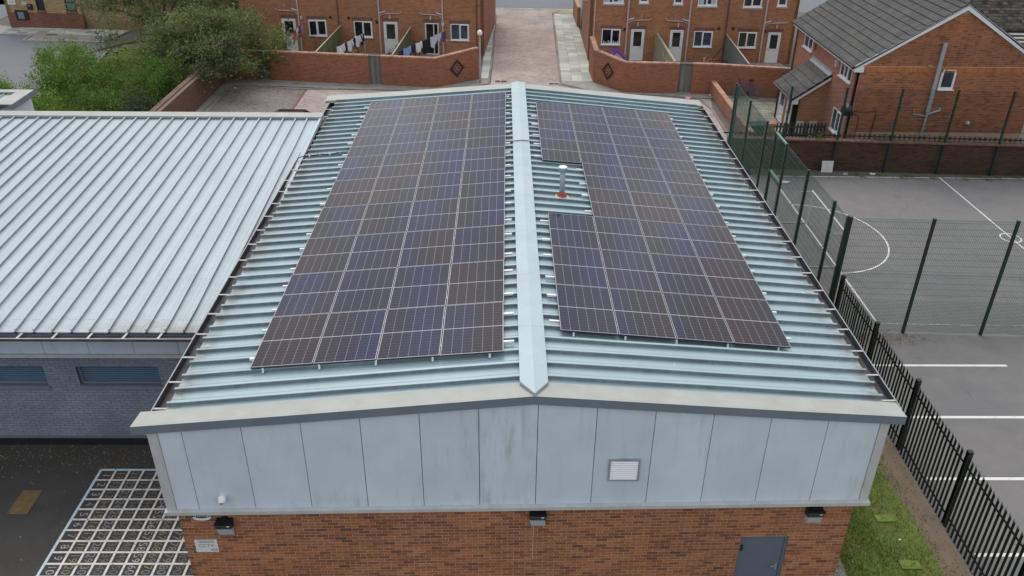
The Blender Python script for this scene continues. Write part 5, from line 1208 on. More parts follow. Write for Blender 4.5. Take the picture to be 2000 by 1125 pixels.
# bicycle
bk = thing('bicycle', 'blue bicycle leaning against the yard wall in the house garden', 'bicycle', (12.9, 34.35, ZR)); wr = .31
w1, w2 = V(12.42, 34.18, ZR+wr), V(13.40, 34.10, ZR+wr); le = V(0, .10, .0)
for c in (w1, w2):
    rim = [c+V(math.cos(a)*wr*.93, math.sin(a)*wr*.93*.16, math.sin(a)*wr*.93) for a in [2*math.pi*i/24 for i in range(25)]]
    w_ = MB().tube(rim, .026, 6, cap=False).build('wheel', 'wheel_blue', bk); mb = MB()
    for i in range(12): mb.tube([c, rim[i*2]], .003, 3)
    mb.lathe(c-V(0, .04, 0), [(.02, 0), (.02, .08)], 8, (0, 1, 0)); mb.build('spokes', 'steel_post', w_)
bb_, st_, hd = V(12.98, 34.16, ZR+.30), V(13.10, 34.26, ZR+.86), V(12.55, 34.27, ZR+.82)
mb = MB()
for a, b in ((bb_, st_), (hd, bb_), (hd+V(0, 0, .08), st_-V(0, 0, .08)), (bb_, w2), (st_-V(0, 0, .08), w2), (hd+V(-.02, 0, .1), w1)): mb.tube([a, b], .02, 6)
mb.build('frame', 'bike_blue', bk)
mb = MB(); mb.tube([st_, st_+V(.02, .01, .10)], .014, 6); mb.prism([st_+V(-.12, -.03, .10), st_+V(.14, -.08, .11), st_+V(.16, .08, .11), st_+V(-.12, .04, .10)], (0, 0, .05)); mb.build('saddle', 'black_plastic', bk)
mb = MB(); mb.tube([hd, hd+V(-.04, 0, .16)], .014, 6); mb.tube([hd+V(-.12, -.22, .14), hd+V(-.06, -.1, .17), hd+V(-.06, .1, .17), hd+V(-.12, .2, .14)], .013, 6); mb.build('handlebar', 'black_plastic', bk)
mb = MB(); mb.lathe(bb_-V(0, .05, 0), [(.09, 0), (.09, .008)], 12, (0, 1, 0)); mb.tube([bb_-V(0, .06, 0), bb_+V(.12, -.06, -.12)], .01, 5); mb.tube([bb_+V(0, .06, 0), bb_+V(-.12, .06, .12)], .01, 5); mb.build('crank', 'black_plastic', bk)

# ------------------------------------------------------------------ terraces at the back
def small(fr, parent, name, mat, *boxes):
    mb = MB()
    for b in boxes: fr.box(mb, *b)
    return mb.build(name, mat, parent, at=fr.P(boxes[0][0], boxes[0][2], 0))
def pipe(fr, parent, u, z0, z1, r=.05, mat='downpipe', name='downpipe', w=.08):
    mb = MB(); mb.tube([fr.P(u, z0, w), fr.P(u, z1, w)], r, 8)
    for z in (z0+1.0, (z0+z1)/2, z1-.6): mb.lathe(fr.P(u, z, w), [(r*1.25, 0), (r*1.25, .06)], 8)
    return mb.build(name, mat, parent, at=fr.P(u, z0, w))
def waste(fr, parent, us, ud, z, sgn, big=True):
    """small bore waste pipe running into the stack, with the stub of a branch"""
    mb = MB(); e = us+sgn*1.35
    mb.tube([fr.P(us, z-.2, .08), fr.P(us+sgn*.18, z-.06, .07), fr.P(us+sgn*.35, z, .05), fr.P(e, z+.04, .05), fr.P(e+sgn*.1, z+.14, .03)], .028, 6); mb.tube([fr.P(us+sgn*.85, z+.02, .05), fr.P(us+sgn*.85, z+.42, .04)], .014, 5)
    if big: mb.tube([fr.P(us, z+.02, .08), fr.P(us-sgn*(-.38), z+.13, .08), fr.P(us+sgn*.38, z+.13, -.02)], .05, 8)
    mb.build('waste_pipe', 'downpipe', parent, at=fr.P(us, z, 0))
TOP = .6
def lintel(fr, parent, u0, u1, z): small(fr, parent, 'lintel', 'lintel_brick', (u0-.1, u1+.1, z+.002, z+.222, -.05, .004))
# left terrace
lt = thing('terrace_row', 'red brick terrace left of the paved lane, with washing and three back doors', 'terrace', (-9, 46, ZR))
LF = Fr((-14.64, 43.62), (10.03, -.71))
u0, u1 = -2.6, 12.93
lw_holes = [(1.75, 2.90, -4.46, -3.46), (4.67, 5.83, -4.48, -3.48), (10.83, 11.99, -4.52, -3.52), (.03, .92, ZR+.02, -3.44), (6.57, 7.45, ZR+.02, -3.48), (9.21, 10.07, ZR+.02, -3.50)]
wall_holes(LF, u0, u1, ZR-.2, TOP, lw_holes, reveal=.1).build('wall', 'terrace_brick', lt)
window(LF, lt, *lw_holes[0], splits=(.48,), open_leaf=0); window(LF, lt, *lw_holes[1], splits=(.48,)); window(LF, lt, *lw_holes[2], splits=(.5,), glass='window_glass_blue')
door(LF, lt, *lw_holes[3]); door(LF, lt, *lw_holes[4]); door(LF, lt, *lw_holes[5], is_open=True)
for h in lw_holes: lintel(LF, lt, h[0], h[1], h[3])
for u in (1.17, 6.33, 10.35): pipe(LF, lt, u, ZR, TOP)
for u in (3.72, 12.5): pipe(LF, lt, u, ZR if u > 4 else -3.9, TOP, .035, 'downpipe_dark')
waste(LF, lt, 1.17, 0, -2.95, -1); waste(LF, lt, 6.33, 0, -2.98, 1); waste(LF, lt, 10.35, 0, -3.0, -1)
for u, z in ((3.2, -3.28), (4.38, -3.30)): mb = MB(); mb.lathe(LF.P(u, z, 0), [(.085, 0), (.085, .05), (.06, .06)], 12, LF.n); mb.build('flue_vent', 'black_plastic', lt, at=LF.P(u, z, 0))
small(LF, lt, 'vent_block', 'black_plastic', (6.08, 6.24, -3.62, -3.45, 0, .02)); small(LF, lt, 'meter_box', 'lens_grey', (1.28, 1.40, -3.44, -3.26, 0, .1)); small(LF, lt, 'meter_box', 'lens_grey', (10.27, 10.45, -3.62, -3.44, 0, .16)); small(LF, lt, 'vent_block', 'lens_grey', (10.56, 10.68, -4.62, -4.54, 0, .03))
for u in (7.0, 9.58):
    small(LF, lt, 'wall_light', 'timber_pale', (u-.05, u+.06, -3.30, -3.08, 0, .12))
LS = Fr(LF.P(u1, 0).to_2d(), (LF.n.x*-1, LF.n.y*-1))
wall_holes(LS, 0, 9.5, ZR-.2, TOP, [], w=.0, thick=.2).build('side_wall', 'side_brick', lt)
mb = MB(); mb.prism([LF.P(u0, TOP, .2), LF.P(u1+.1, TOP, .2), LF.P(u1+.1, TOP+1.9, -4.6), LF.P(u0, TOP+1.9, -4.6)], (0, 0, .12)); mb.prism([LF.P(u0, TOP, -9.5), LF.P(u1+.1, TOP, -9.5), LF.P(u1+.1, TOP+1.9, -4.6), LF.P(u0, TOP+1.9, -4.6)], (0, 0, .12)); mb.build('roof', 'old_slate', lt)
small(LS, lt, 'ledge', 'coping', (4.1, 4.2, -2.3, -2.2, -.02, .26))
# right terrace
rtc = thing('terrace_row', 'red brick terrace right of the paved lane, with purple playhouse and three back doors', 'terrace', (10, 45, ZR))
RF = Fr((7.45, 41.86), (8.48, -.32)); u0, u1 = -2.62, 10.07
rw_holes = [(-1.83, -.66, -4.50, -3.54), (3.91, 5.06, -4.55, -3.59), (6.66, 7.79, -4.56, -3.60), (0.0, .83, ZR+.02, -3.54), (2.42, 3.23, ZR+.02, -3.55), (8.48, 9.27, ZR+.02, -3.6),
            (-1.82, -.61, -2.00, -1.02), (3.92, 5.07, -2.06, -1.05), (6.68, 7.80, -2.10, -1.08), (.34, .90, -1.94, -1.05), (2.44, 2.99, -1.98, -1.07), (8.73, 9.30, -2.02, -1.1)]
wall_holes(RF, u0, u1, ZR-.2, TOP, rw_holes, reveal=.1).build('wall', 'terrace_brick', rtc)
gl = ['window_glass', 'window_glass_blue', 'window_glass_green']
for k, h in enumerate(rw_holes[:3]): window(RF, rtc, *h, splits=(.52 if k == 0 else .45,), glass=gl[k])
for k, h in enumerate(rw_holes[6:9]): window(RF, rtc, *h, splits=(.45,), glass='window_glass_blue')
for h in rw_holes[9:]: window(RF, rtc, *h, splits=(), glass='window_glass_blue')
for k, h in enumerate(rw_holes[3:6]): door(RF, rtc, *h, handle_right=(k == 0))
for h in rw_holes[:6]: lintel(RF, rtc, h[0], h[1], h[3])
for h in rw_holes[6:]: small(RF, rtc, 'stone_sill', 'trim_light', (h[0]-.06, h[1]+.06, h[2]-.13, h[2]-.05, 0, .05))
for k in (6, 7):   # curtains behind the upper panes
    h = rw_holes[k]; small(RF, rtc, 'curtain', 'curtain', (h[0]+.08, h[0]+.36, h[2]+.06, h[3]-.06, -.028, -.018), (h[1]-.36, h[1]-.08, h[2]+.06, h[3]-.06, -.028, -.018))
# ornaments on the sill inside the left kitchen window
mb = MB()
for u in (-1.7, -1.58, -1.42, -1.3, -1.1, -.98, -.85, -.76): hh = random.uniform(.08, .2); RF.box(mb, u, u+.07, -4.44, -4.44+hh, -.018, -.012)
mb.build('ornaments', 'trim_light', rtc)
for u in (-.29, 3.5, 8.12): pipe(RF, rtc, u, ZR, TOP)
pipe(RF, rtc, -2.33, -4.1, TOP, .035, 'downpipe'); pipe(RF, rtc, 5.80, ZR, TOP, .04, 'downpipe_dark')
waste(RF, rtc, -.29, 0, -3.0, 1); waste(RF, rtc, 3.5, 0, -3.02, -1); waste(RF, rtc, 8.12, 0, -3.05, 1)
for u, z in ((5.37, -3.41), (6.26, -3.40)): mb = MB(); mb.lathe(RF.P(u, z, 0), [(.085, 0), (.085, .05), (.06, .06)], 12, RF.n); mb.build('flue_vent', 'black_plastic', rtc, at=RF.P(u, z, 0))
small(RF, rtc, 'vent_block', 'black_plastic', (-.5, -.36, -3.66, -3.48, 0, .02)); small(RF, rtc, 'vent_block', 'black_plastic', (8.2, 8.34, -3.62, -3.46, 0, .02)); small(RF, rtc, 'alarm_box', 'terracotta', (3.72, 3.77, -3.9, -3.68, 0, .05))
for u in (.36, 2.85, 8.9): small(RF, rtc, 'wall_light', 'timber_pale', (u-.04, u+.05, -3.36, -3.12, 0, .12))
RS = Fr(RF.P(u0, 0, -9.5).to_2d(), (RF.n.x, RF.n.y))
wall_holes(RS, 0, 9.5, ZR-.2, TOP, [], thick=.2).build('side_wall', 'side_brick', rtc)
mb = MB(); mb.prism([RF.P(u0-.1, TOP, .2), RF.P(u1, TOP, .2), RF.P(u1, TOP+1.9, -4.6), RF.P(u0-.1, TOP+1.9, -4.6)], (0, 0, .12)); mb.prism([RF.P(u0-.1, TOP, -9.5), RF.P(u1, TOP, -9.5), RF.P(u1, TOP+1.9, -4.6), RF.P(u0-.1, TOP+1.9, -4.6)], (0, 0, .12)); mb.build('roof', 'old_slate', rtc)
wall_holes(Fr(RF.P(u1, 0).to_2d(), (-RF.n.x, -RF.n.y)), 0, 9.5, ZR-.2, TOP, [], thick=.2).build('side_wall', 'terrace_brick', rtc)
small(RS, rtc, 'ledge', 'coping', (6.9, 7.05, -2.5, -2.38, -.02, .28))
# front garden walls where the lane meets the street
for (x, y0, y1, lab) in ((-1.62, 50.2, 54.6, 'sloping low brick wall by the street end of the left terrace'), (4.95, 51.0, 55.2, 'low brick garden wall by the street end of the right terrace')):
    t = thing('end_wall', lab, 'wall', (x, y0, ZR)); mb = MB(); mb.box((x-.11, y0, ZR), (x+.11, y1, ZR+1.3)); mb.build('wall', 'side_brick', t); mb = MB(); mb.box((x-.13, y0-.02, ZR+1.302), (x+.13, y1+.02, ZR+1.38)); mb.build('coping', 'coping', t)
# ------------------------------------------------------------------ yard walls with gates
def yard_wall(label, pts, h, at, gates=(), diamonds=()):
    t = thing('yard_wall', label, 'wall', at, 'brick yard walls')
    for i, (a, b) in enumerate(zip(pts, pts[1:])):
        L = math.hypot(b[0]-a[0], b[1]-a[1]); f = Fr(a, (b[0]-a[0], b[1]-a[1])); segs = [(0, L)]
        for gi, g0, g1 in gates:
            if gi == i:
                nx = []
                for s, e in segs: nx += [(s, g0), (g1, e)] if s < g0 < e else [(s, e)]
                segs = nx
        ha, hb = (a[2] if len(a) > 2 else h), (b[2] if len(b) > 2 else h)
        for s, e in segs:
            hs, he = ha+(hb-ha)*s/L, ha+(hb-ha)*e/L
            mb = MB(); mb.prism([f.P(s, ZR-.1, 0), f.P(e, ZR-.1, 0), f.P(e, ZR+he, 0), f.P(s, ZR+hs, 0)], -f.n*.22); mb.build('wall', 'yard_brick', t, at=f.P(s, ZR))
            n = int((e-s)/.112); base = None
            for k in range(n):
                u = s+(e-s)*k/n; zz = ZR+ha+(hb-ha)*u/L+.002; rz = (0, -math.atan2(hb-ha, L)*0, f.ang())
                if base is None: mb = MB(); mb.box((0, -.02, 0), ((e-s)/n-.008, .25, .075)); base = mb.build('coping_brick', 'coping', t, at=(0, 0, 0)); base.location = f.P(u, zz, .0)-parent_loc(t); base.rotation_euler = rz
                else: dup(base, t, 'coping_brick', f.P(u, zz+random.uniform(-.004, .006), 0), rz)
        for di, uc, zc in diamonds:
            if di == i:
                base = None
                for row in range(-6, 7):
                    k = 6-abs(row)
                    cells = {-k, k, -max(0, k-1), max(0, k-1)} | ({-max(0, 2-abs(row)), max(0, 2-abs(row))} if abs(row) <= 2 and row % 2 == 0 else set())
                    for c in cells:
                        at_ = f.P(uc+c*.075-.06, zc+row*.078, .004)
                        if base is None: mb = MB(); mb.box((0, -.012, 0), (.12, 0, .068)); base = mb.build('dark_brick', 'dark_brick', t, at=(0, 0, 0)); base.location = at_-parent_loc(t); base.rotation_euler = (0, 0, f.ang())
                        else: dup(base, t, 'dark_brick', at_, (0, 0, f.ang()))
    return t
def yard_gate(label, a, b, h):
    f = Fr(a, (b[0]-a[0], b[1]-a[1])); L = math.hypot(b[0]-a[0], b[1]-a[1]); t = thing('yard_gate', label, 'gate', (a[0], a[1], ZR), 'wooden yard gates'); n = 7; base = None
    mb = MB(); f.box(mb, 0, .05, ZR, ZR+h, -.16, -.04); f.box(mb, L-.05, L, ZR, ZR+h, -.16, -.04); f.box(mb, 0, L, ZR+h, ZR+h+.05, -.16, -.02); mb.build('gate_frame', 'gate_wood', t)
    for k in range(n):
        w_ = (L-.1)/n; u = .05+k*w_; mb = MB(); f.box(mb, u+.004, u+w_-.004, ZR+.05, ZR+h-.01, -.10, -.075+random.uniform(0, .006)); mb.build('board', 'gate_wood', t, at=f.P(u, ZR))
    mb = MB(); f.box(mb, -.03, L+.03, ZR, ZR+.04, -.2, .05); mb.build('step', 'concrete', t)
WHL = 1.62
yard_wall('brick yard wall left of the lane, with a diamond of dark bricks on its angled end', [(-16.85, 37.25), (-13.97, 37.02), (-4.31, 35.72), (-1.93, 37.5, 1.78)], WHL, (-9, 36.3, ZR), gates=[(0, 2.18, 2.885), (1, 5.90, 6.62)], diamonds=[(2, 1.45, ZR+.86)])
f0 = Fr((-16.85, 37.25), (2.88, -.23)); f1 = Fr((-13.97, 37.02), (9.66, -1.3))
yard_gate('weathered grey board gate at the far left of the yard wall, beside the tree', f0.P(2.18, 0).to_2d(), f0.P(2.885, 0).to_2d(), WHL+.02)
yard_gate('weathered grey board gate in the left yard wall, below the middle back door', f1.P(5.90, 0).to_2d(), f1.P(6.62, 0).to_2d(), WHL+.02)
yard_wall('brick yard wall right of the lane, with a diamond of dark bricks on its angled end', [(4.68, 39.6, 1.95), (4.71, 37.13, 1.80), (6.22, 35.16), (11.13, 34.88), (15.5, 33.98)], WHL, (9, 35, ZR), gates=[(2, 3.03, 3.78)], diamonds=[(1, 1.2, ZR+.86)])
f2 = Fr((6.22, 35.16), (4.91, -.28)); yard_gate('weathered grey board gate in the right yard wall', f2.P(3.03, 0).to_2d(), f2.P(3.78, 0).to_2d(), WHL+.02)
# fences between the yards
def yard_fence(label, a, b, h0, h1, mat, cap='timber_pale', backside=False):
    f = Fr(a, (b[0]-a[0], b[1]-a[1])); L = math.hypot(b[0]-a[0], b[1]-a[1]); t = thing('yard_fence', label, 'fence', (a[0], a[1], ZR), 'board fences between the yards'); n = int(L/.145)
    for k in range(n):
        s, e = k*L/n, (k+1)*L/n; hs = h0+(h1-h0)*s/L; he = h0+(h1-h0)*e/L; mb = MB(); w_ = .0 if k % 2 else .012
        mb.prism([f.P(s+.002, ZR+.03, w_), f.P(e-.002, ZR+.03, w_), f.P(e-.002, ZR+he, w_), f.P(s+.002, ZR+hs, w_)], f.n*.018); mb.build('board', mat, t, at=f.P(s, ZR))
    mb = MB(); mb.obox(f.P(0, ZR+h0+.002, -.02), f.P(L, ZR+h1, 0)-f.P(0, ZR+h0, 0), f.n*.07, V(0, 0, .035)); mb.build('cap_rail', cap, t)
    if backside:
        mb = MB()
        for q in (.25, .6, .95): mb.obox(f.P(0, ZR+h0*q, .032), f.P(L, ZR+h1*q, 0)-f.P(0, ZR+h0*q, 0), f.n*.045, V(0, 0, .09))
        for s in (0, L*.5, L-.1): f.box(mb, s, s+.09, ZR, ZR+h0+(h1-h0)*s/L, .034, .11)
        mb.build('rail', mat, t)
    return t
p1, p2 = LF.P(3.95, 0, .02), LF.P(1.9, 0, 5.4)
def fence_pts(fr, u, du, w1): return fr.P(u, 0, .03).to_2d(), fr.P(u+du, 0, w1).to_2d()
yard_fence('green stained board fence between the first and second yards of the left terrace', *fence_pts(LF, 3.86, .0, 6.4), 1.72, 1.60, 'fence_wood')
yard_fence('green stained board fence between the second and third yards of the left terrace', *fence_pts(LF, 8.32, .0, 6.4), 1.72, 1.60, 'fence_wood')
yard_fence('pale tan board fence with its rails showing, between the yards of the right terrace', *fence_pts(RF, 1.62, .25, 6.3), 1.75, 1.66, 'fence_tan', backside=True)
yard_fence('weathered grey board fence between the last two yards of the right terrace', *fence_pts(RF, 5.92, .0, 6.6), 1.72, 1.64, 'fence_grey')
# ------------------------------------------------------------------ washing and yard things
def cloth(t, name, mat, p, q, drop, sag=.05, folds=5):
    """a piece hung over the line between p and q"""
    p, q = V(p), V(q); n = 10; mb = MB(); d = (q-p); nn = V(-d.y, d.x, 0).normalized(); rows = []
    for r_ in range(6):
        row = []
        for i in range(n+1):
            s = i/n; z = -drop*r_/5*(1+.12*math.sin(s*5+r_)); row.append(p+d*s+V(0, 0, z-sag*math.sin(s*math.pi))+nn*(.05*math.sin(s*folds*2+r_*.7)*r_/5+.02))
        rows.append(row)
    for a, b in zip(rows, rows[1:]):
        for i in range(n): mb.face([a[i], a[i+1], b[i+1], b[i]])
    back = MB(); rows2 = [[v-nn*.04+V(0, 0, -.01) for v in r_] for r_ in rows[:4]]
    for a, b in zip(rows2, rows2[1:]):
        for i in range(n): mb.face([a[i], b[i], b[i+1], a[i+1]])
    return mb.build(name, mat, t, at=p, smooth=True)
def washing(label, pts, cloths, at):
    t = thing('washing_line', label, 'washing line', at, 'washing lines in the yards'); mb = MB(); mb.tube(pts, .008, 5); mb.build('line', 'trim_light', t); pts = [V(p) for p in pts]; a, b = pts[0], pts[-1]
    for s0, s1, drop, mat in cloths: cloth(t, 'washing', mat, a.lerp(b, s0), a.lerp(b, s1), drop)
    return t
a, b = LF.P(1.45, -3.55, .25), LF.P(1.30, -3.95, 4.4)
washing('washing line with pink, purple, red and white clothes beside the first white door', [a, (a+b)/2-V(0, 0, .12), b], [(.02, .12, .5, 'cloth_pink'), (.13, .22, .6, 'cloth_purple'), (.24, .38, .35, 'cloth_white'), (.34, .50, .55, 'cloth_red'), (.52, .60, .35, 'cloth_white'), (.62, .78, .7, 'cloth_pale'), (.80, .92, .5, 'cloth_black')], a)
a, b = LF.P(5.45, -4.0, .9), LF.P(4.6, -4.0, 4.6)
washing('washing line heaped with white and navy bedding in the second yard', [a, (a+b)/2-V(0, 0, .1), b], [(.0, .14, .6, 'cloth_navy'), (.05, .16, .35, 'cloth_pale'), (.14, .32, .55, 'cloth_white'), (.32, .44, .45, 'cloth_navy'), (.40, .62, .55, 'cloth_white'), (.62, .74, .6, 'cloth_navy'), (.70, .96, .6, 'cloth_white')], a)
a, b = LF.P(10.55, -3.85, .35), LF.P(7.95, -4.15, 5.2)
washing('washing line of pale blue, navy and black clothes by the open back door', [a, (a+b)/2-V(0, 0, .15), b], [(.0, .07, .55, 'cloth_purple'), (.09, .17, .4, 'cloth_pale'), (.18, .30, .6, 'cloth_pale'), (.30, .46, .75, 'cloth_black'), (.45, .56, .55, 'cloth_white'), (.57, .64, .4, 'cloth_navy'), (.65, .78, .5, 'cloth_blue'), (.79, .88, .5, 'cloth_navy'), (.89, 1.0, .4, 'cloth_pale')], a)
def pole(fr, u, w, z1, label, mat='steel_post', r=.03, lean=0):
    p = fr.P(u, ZR, w); t = thing('washing_post', label, 'post', p, 'slim posts in the yards'); mb = MB(); mb.tube([p, fr.P(u+lean, z1, w)], r, 6); mb.build('shaft', mat, t); mb = MB(); mb.tube([fr.P(u+lean-.08, z1-.04, w), fr.P(u+lean+.08, z1-.04, w)], r*.6, 5); mb.build('hook', mat, t)
pole(LF, 2.45, 1.2, -4.5, 'thin rusty post in the first yard, below the open kitchen window', 'iron_rust', .02); pole(LF, 4.95, 1.5, -4.6, 'thin grey post in the second yard, left of the black prop', r=.025); pole(LF, 5.5, 1.0, -4.5, 'grey post in the second yard, right of the black prop'); pole(LF, 8.68, 1.0, -4.4, 'thin rusty post in the third yard near the board fence', 'iron_rust', .02); pole(LF, 9.45, 4.0, -4.3, 'dark post standing among the clothes of the third yard', 'black_plastic'); pole(LF, 11.45, 1.6, -4.75, 'leaning pale cane in the third yard below the blue kitchen window', 'timber_pale', .02, -.12); pole(RF, 4.35, 1.8, -4.75, 'white post in the yard below the dark right terrace window', 'trim_light', .035)
pr = LF.P(5.95, ZR, 3.6); t = thing('clothes_prop', 'black clothes prop leaning across the second yard', 'prop', pr); MB().tube([pr, LF.P(5.0, -4.3, 1.6)], .025, 6).build('shaft', 'black_plastic', t); mb = MB(); mb.tube([LF.P(5.0, -4.3, 1.6), LF.P(4.95, -4.18, 1.6)], .012, 5); mb.tube([LF.P(5.0, -4.3, 1.6), LF.P(5.06, -4.2, 1.6)], .012, 5); mb.build('fork', 'black_plastic', t)
def chair(fr, u, w, label):
    p = fr.P(u, ZR, w); t = thing('garden_chair', label, 'chair', p); P = lambda du, dw, z: p+fr.d*du+fr.n*dw+V(0, 0, z)
    mb = MB(); mb.obox(P(-.22, -.2, .42), fr.d*.44, fr.n*.42, V(0, 0, .05)); mb.build('seat', 'black_plastic', t)
    mb = MB(); mb.obox(P(.20, -.2, .47), fr.d*.05, fr.n*.42, V(0, 0, .5)+fr.d*.12); mb.build('backrest', 'black_plastic', t)
    for a, b in ((-.2, -.18), (-.2, .2), (.2, -.18), (.2, .2)): MB().tube([P(a, b, 0), P(a, b, .42)], .015, 5).build('leg', 'black_plastic', t)
    for b in (-.2, .22): MB().tube([P(-.2, b, .45), P(-.2, b, .66), P(.24, b, .68)], .014, 5).build('armrest', 'black_plastic', t)
chair(LF, 7.3, 1.6, 'black garden chair in front of the second white door of the left terrace')
# child's scooter / small things
p = LF.P(.7, ZR, 2.2); t = thing('small_bicycle', 'small dark child bicycle in front of the first white door', 'bicycle', p)
for du in (-.22, .22):
    c = p+LF.d*du+V(0, 0, .16); MB().tube([c+LF.d*.15*math.cos(a)+V(0, 0, .15*math.sin(a)) for a in [2*math.pi*i/16 for i in range(17)]], .018, 5, cap=False).build('wheel', 'black_plastic', t)
mb = MB(); mb.tube([p+LF.d*.22+V(0, 0, .16), p+V(0, 0, .42), p-LF.d*.15+V(0, 0, .45), p-LF.d*.22+V(0, 0, .16)], .016, 5); mb.tube([p-LF.d*.15+V(0, 0, .45), p-LF.d*.18+V(0, 0, .62)], .014, 5); mb.build('frame', 'cloth_navy', t)
mb = MB(); mb.tube([p-LF.d*.18+V(0, 0, .62)-LF.n*.16, p-LF.d*.18+V(0, 0, .62)+LF.n*.16], .014, 5); mb.obox(p+V(0, 0, .42)-LF.n*.04, LF.d*.16, LF.n*.08, V(0, 0, .04)); mb.build('handlebar', 'black_plastic', t)
# playhouse and toy in the right terrace yard
p = RF.P(-1.05, ZR, 2.2); t = thing('playhouse', 'purple roofed plastic playhouse with round arched opening under the kitchen window', 'playhouse', p); P = lambda du, dw, z: p+RF.d*du+RF.n*dw+V(0, 0, z)
mb = MB(); ar = [P(-.26+.26*(1-math.cos(a))*1.0, .42, .45+.32*math.sin(a)) for a in [math.pi*k/8 for k in range(9)]]
out = [P(-.5, .42, 0), P(-.26, .42, 0)]+ar+[P(.26, .42, 0), P(.5, .42, 0), P(.5, .42, .75), P(0, .42, 1.15), P(-.5, .42, .75)]; mb.prism(out, RF.n*.04)
for s in (-.5, .46): mb.obox(P(s, -.4, 0), RF.d*.04, RF.n*.82, V(0, 0, .75))
mb.build('walls', 'trim_light', t); mb = MB(); mb.obox(P(-.45, .3, 0), RF.d*.9, RF.n*.02, V(0, 0, .8)); mb.build('inside', 'black_plastic', t)
mb = MB()
for s in (-1, 1): mb.prism([P(s*.62, -.5, .68), P(0, -.5, 1.22), P(0, .52, 1.22), P(s*.62, .52, .68)], (0, 0, .07))
mb.build('roof', 'purple', t)
p = RF.P(1.05, ZR, 2.6); t = thing('ride_on_toy', 'pink and purple ride-on toy by the first white door of the right terrace', 'toy', p); mb = MB(); mb.lathe(p+V(0, 0, .32)+RF.d*.1-RF.n*.1, [(.24, 0), (.3, .04), (.3, .10), (.2, .14)], 14, RF.n); mb.build('wheel', 'purple', t); mb = MB(); mb.tube([p+V(0, 0, .35)+RF.d*.05, p+V(0, 0, .3)-RF.d*.3, p+V(0, 0, .12)-RF.d*.6], [.08, .09, .06], 8); mb.build('body', 'pink', t); mb = MB(); mb.tube([p+V(0, 0, .12)-RF.d*.55-RF.n*.15, p+V(0, 0, .12)-RF.d*.55+RF.n*.15], .09, 8); mb.build('rear_wheel', 'pink', t)
p = RF.P(5.3, ZR, 2.4); t = thing('folded_airer', 'dark folded metal frame standing in the yard left of the grey board fence', 'frame', p); P = lambda du, dw, z: p+RF.d*du+RF.n*dw+V(0, 0, z); mb = MB()
for q in ((-.75, 0, 0, -.7, 0, .75), (.3, 0, 0, .3, 0, .75), (-.7, 0, .75, .35, 0, .72), (-.65, .3, 0, -.55, .3, .7), (.25, .3, 0, .3, .3, .7), (-.55, .3, .7, .3, .3, .7), (-.6, 0, .4, .3, 0, .4)): mb.tube([P(*q[:3]), P(*q[3:])], .022, 5)
mb.build('frame', 'iron_rust', t); mb = MB(); mb.tube([P(-.65, 0, .72), P(.15, -.8, 1.35)], .03, 5); mb.build('brace', 'iron_rust', t)
# thin plants growing out of the wall tops
for k, (x, y, s) in enumerate(((4.95, 36.9, 'right yard wall by the lane'), (10.9, 34.95, 'right yard wall above the low garden wall'), (-8.9, 36.05, 'left yard wall beside its middle gate'))):
    weed(x, y, ZR+1.72, 26, .12, .25, 'leaf_olive_pale', f'thin dry weed sprouting on top of the {s}')
# ------------------------------------------------------------------ street lamp
lp = thing('lamp_post', 'grey lamp post with white domed head at the corner of the left yard wall', 'lamp post', (-1.84, 36.85, ZR)); x, y = -1.84, 36.85
mb = MB(); mb.tube([(x, y, ZR), (x, y, ZR+.9), (x, y, ZR+.95), (x, y, ZR+2.25)], [.075, .075, .05, .05], 10); mb.build('shaft', 'steel_post', lp); mb = MB(); mb.tube([(x, y, ZR+2.2), (x, y+.02, ZR+2.75)], [.06, .045], 8); mb.build('neck', 'timber_pale', lp); mb = MB(); mb.lathe((x, y+.02, ZR+2.7), [(.09, 0), (.14, .05), (.15, .16), (.11, .25), (.04, .29), (0, .295)], 14); mb.build('lantern', 'white_upvc', lp, smooth=True)
# ------------------------------------------------------------------ left rear boundary wall, car
bw = thing('boundary_wall', 'long brick boundary wall with flat coping beside the grey paved yard, under the tree', 'wall', (-16.9, 31, ZR)); bf = Fr((-16.72, 37.1), (0, -1)); wall_holes(bf, 0, 18, ZR-.1, ZR+1.45, [], thick=.22).build('wall', 'boundary_brick', bw); base = None
for k in range(60):
    if base is None: mb = MB(); mb.box((0, 0, 0), (.27, .29, .06)); base = mb.build('coping_slab', 'coping_dark', bw, at=(0, 0, 0)); base.location = V(-16.97, 19.2, ZR+1.452)-parent_loc(bw)
    else: dup(base, bw, 'coping_slab', (-16.97, 19.2+k*.298, ZR+1.452))
car = thing('parked_car', 'black car of which only the roof shows behind the pale roof', 'car', (-10.5, 26.3, ZR)); cx, cy = -10.55, 26.45
prof = [(-1.95, .35), (-2.05, .6), (-1.95, .85), (-1.3, .95), (-.75, 1.38), (-.2, 1.45), (.55, 1.45), (1.25, 1.33), (1.85, 1.0), (2.0, .8), (2.0, .4)]
mb = MB(); mb.prism([(cx+u*.0-.84, cy+u, ZR+z) for u, z in prof], (1.68, 0, 0)); 
def car_part(name, pr, x0, x1, mat): MB().prism([(x0, cy+u, ZR+z) for u, z in pr], (x1-x0, 0, 0)).build(name, mat, car)
mb = MB(); n = len(prof); rows = []
for s, k in ((-.86, .90), (-.80, .98), (-.6, 1.0), (.6, 1.0), (.80, .98), (.86, .90)): rows.append([V(cx+s-(0.12*(1 if s > 0 else -1) if z > 1.0 and abs(s) > .7 else 0), cy+u*(.97 if abs(s) > .7 else 1), ZR+.35+(z-.35)*k) for u, z in prof])
for a, b in zip(rows, rows[1:]):
    for i in range(n-1): mb.face([a[i], b[i], b[i+1], a[i+1]])
mb.face(rows[0]); mb.face(rows[-1][::-1]); mb.build('body', 'car_black', car)
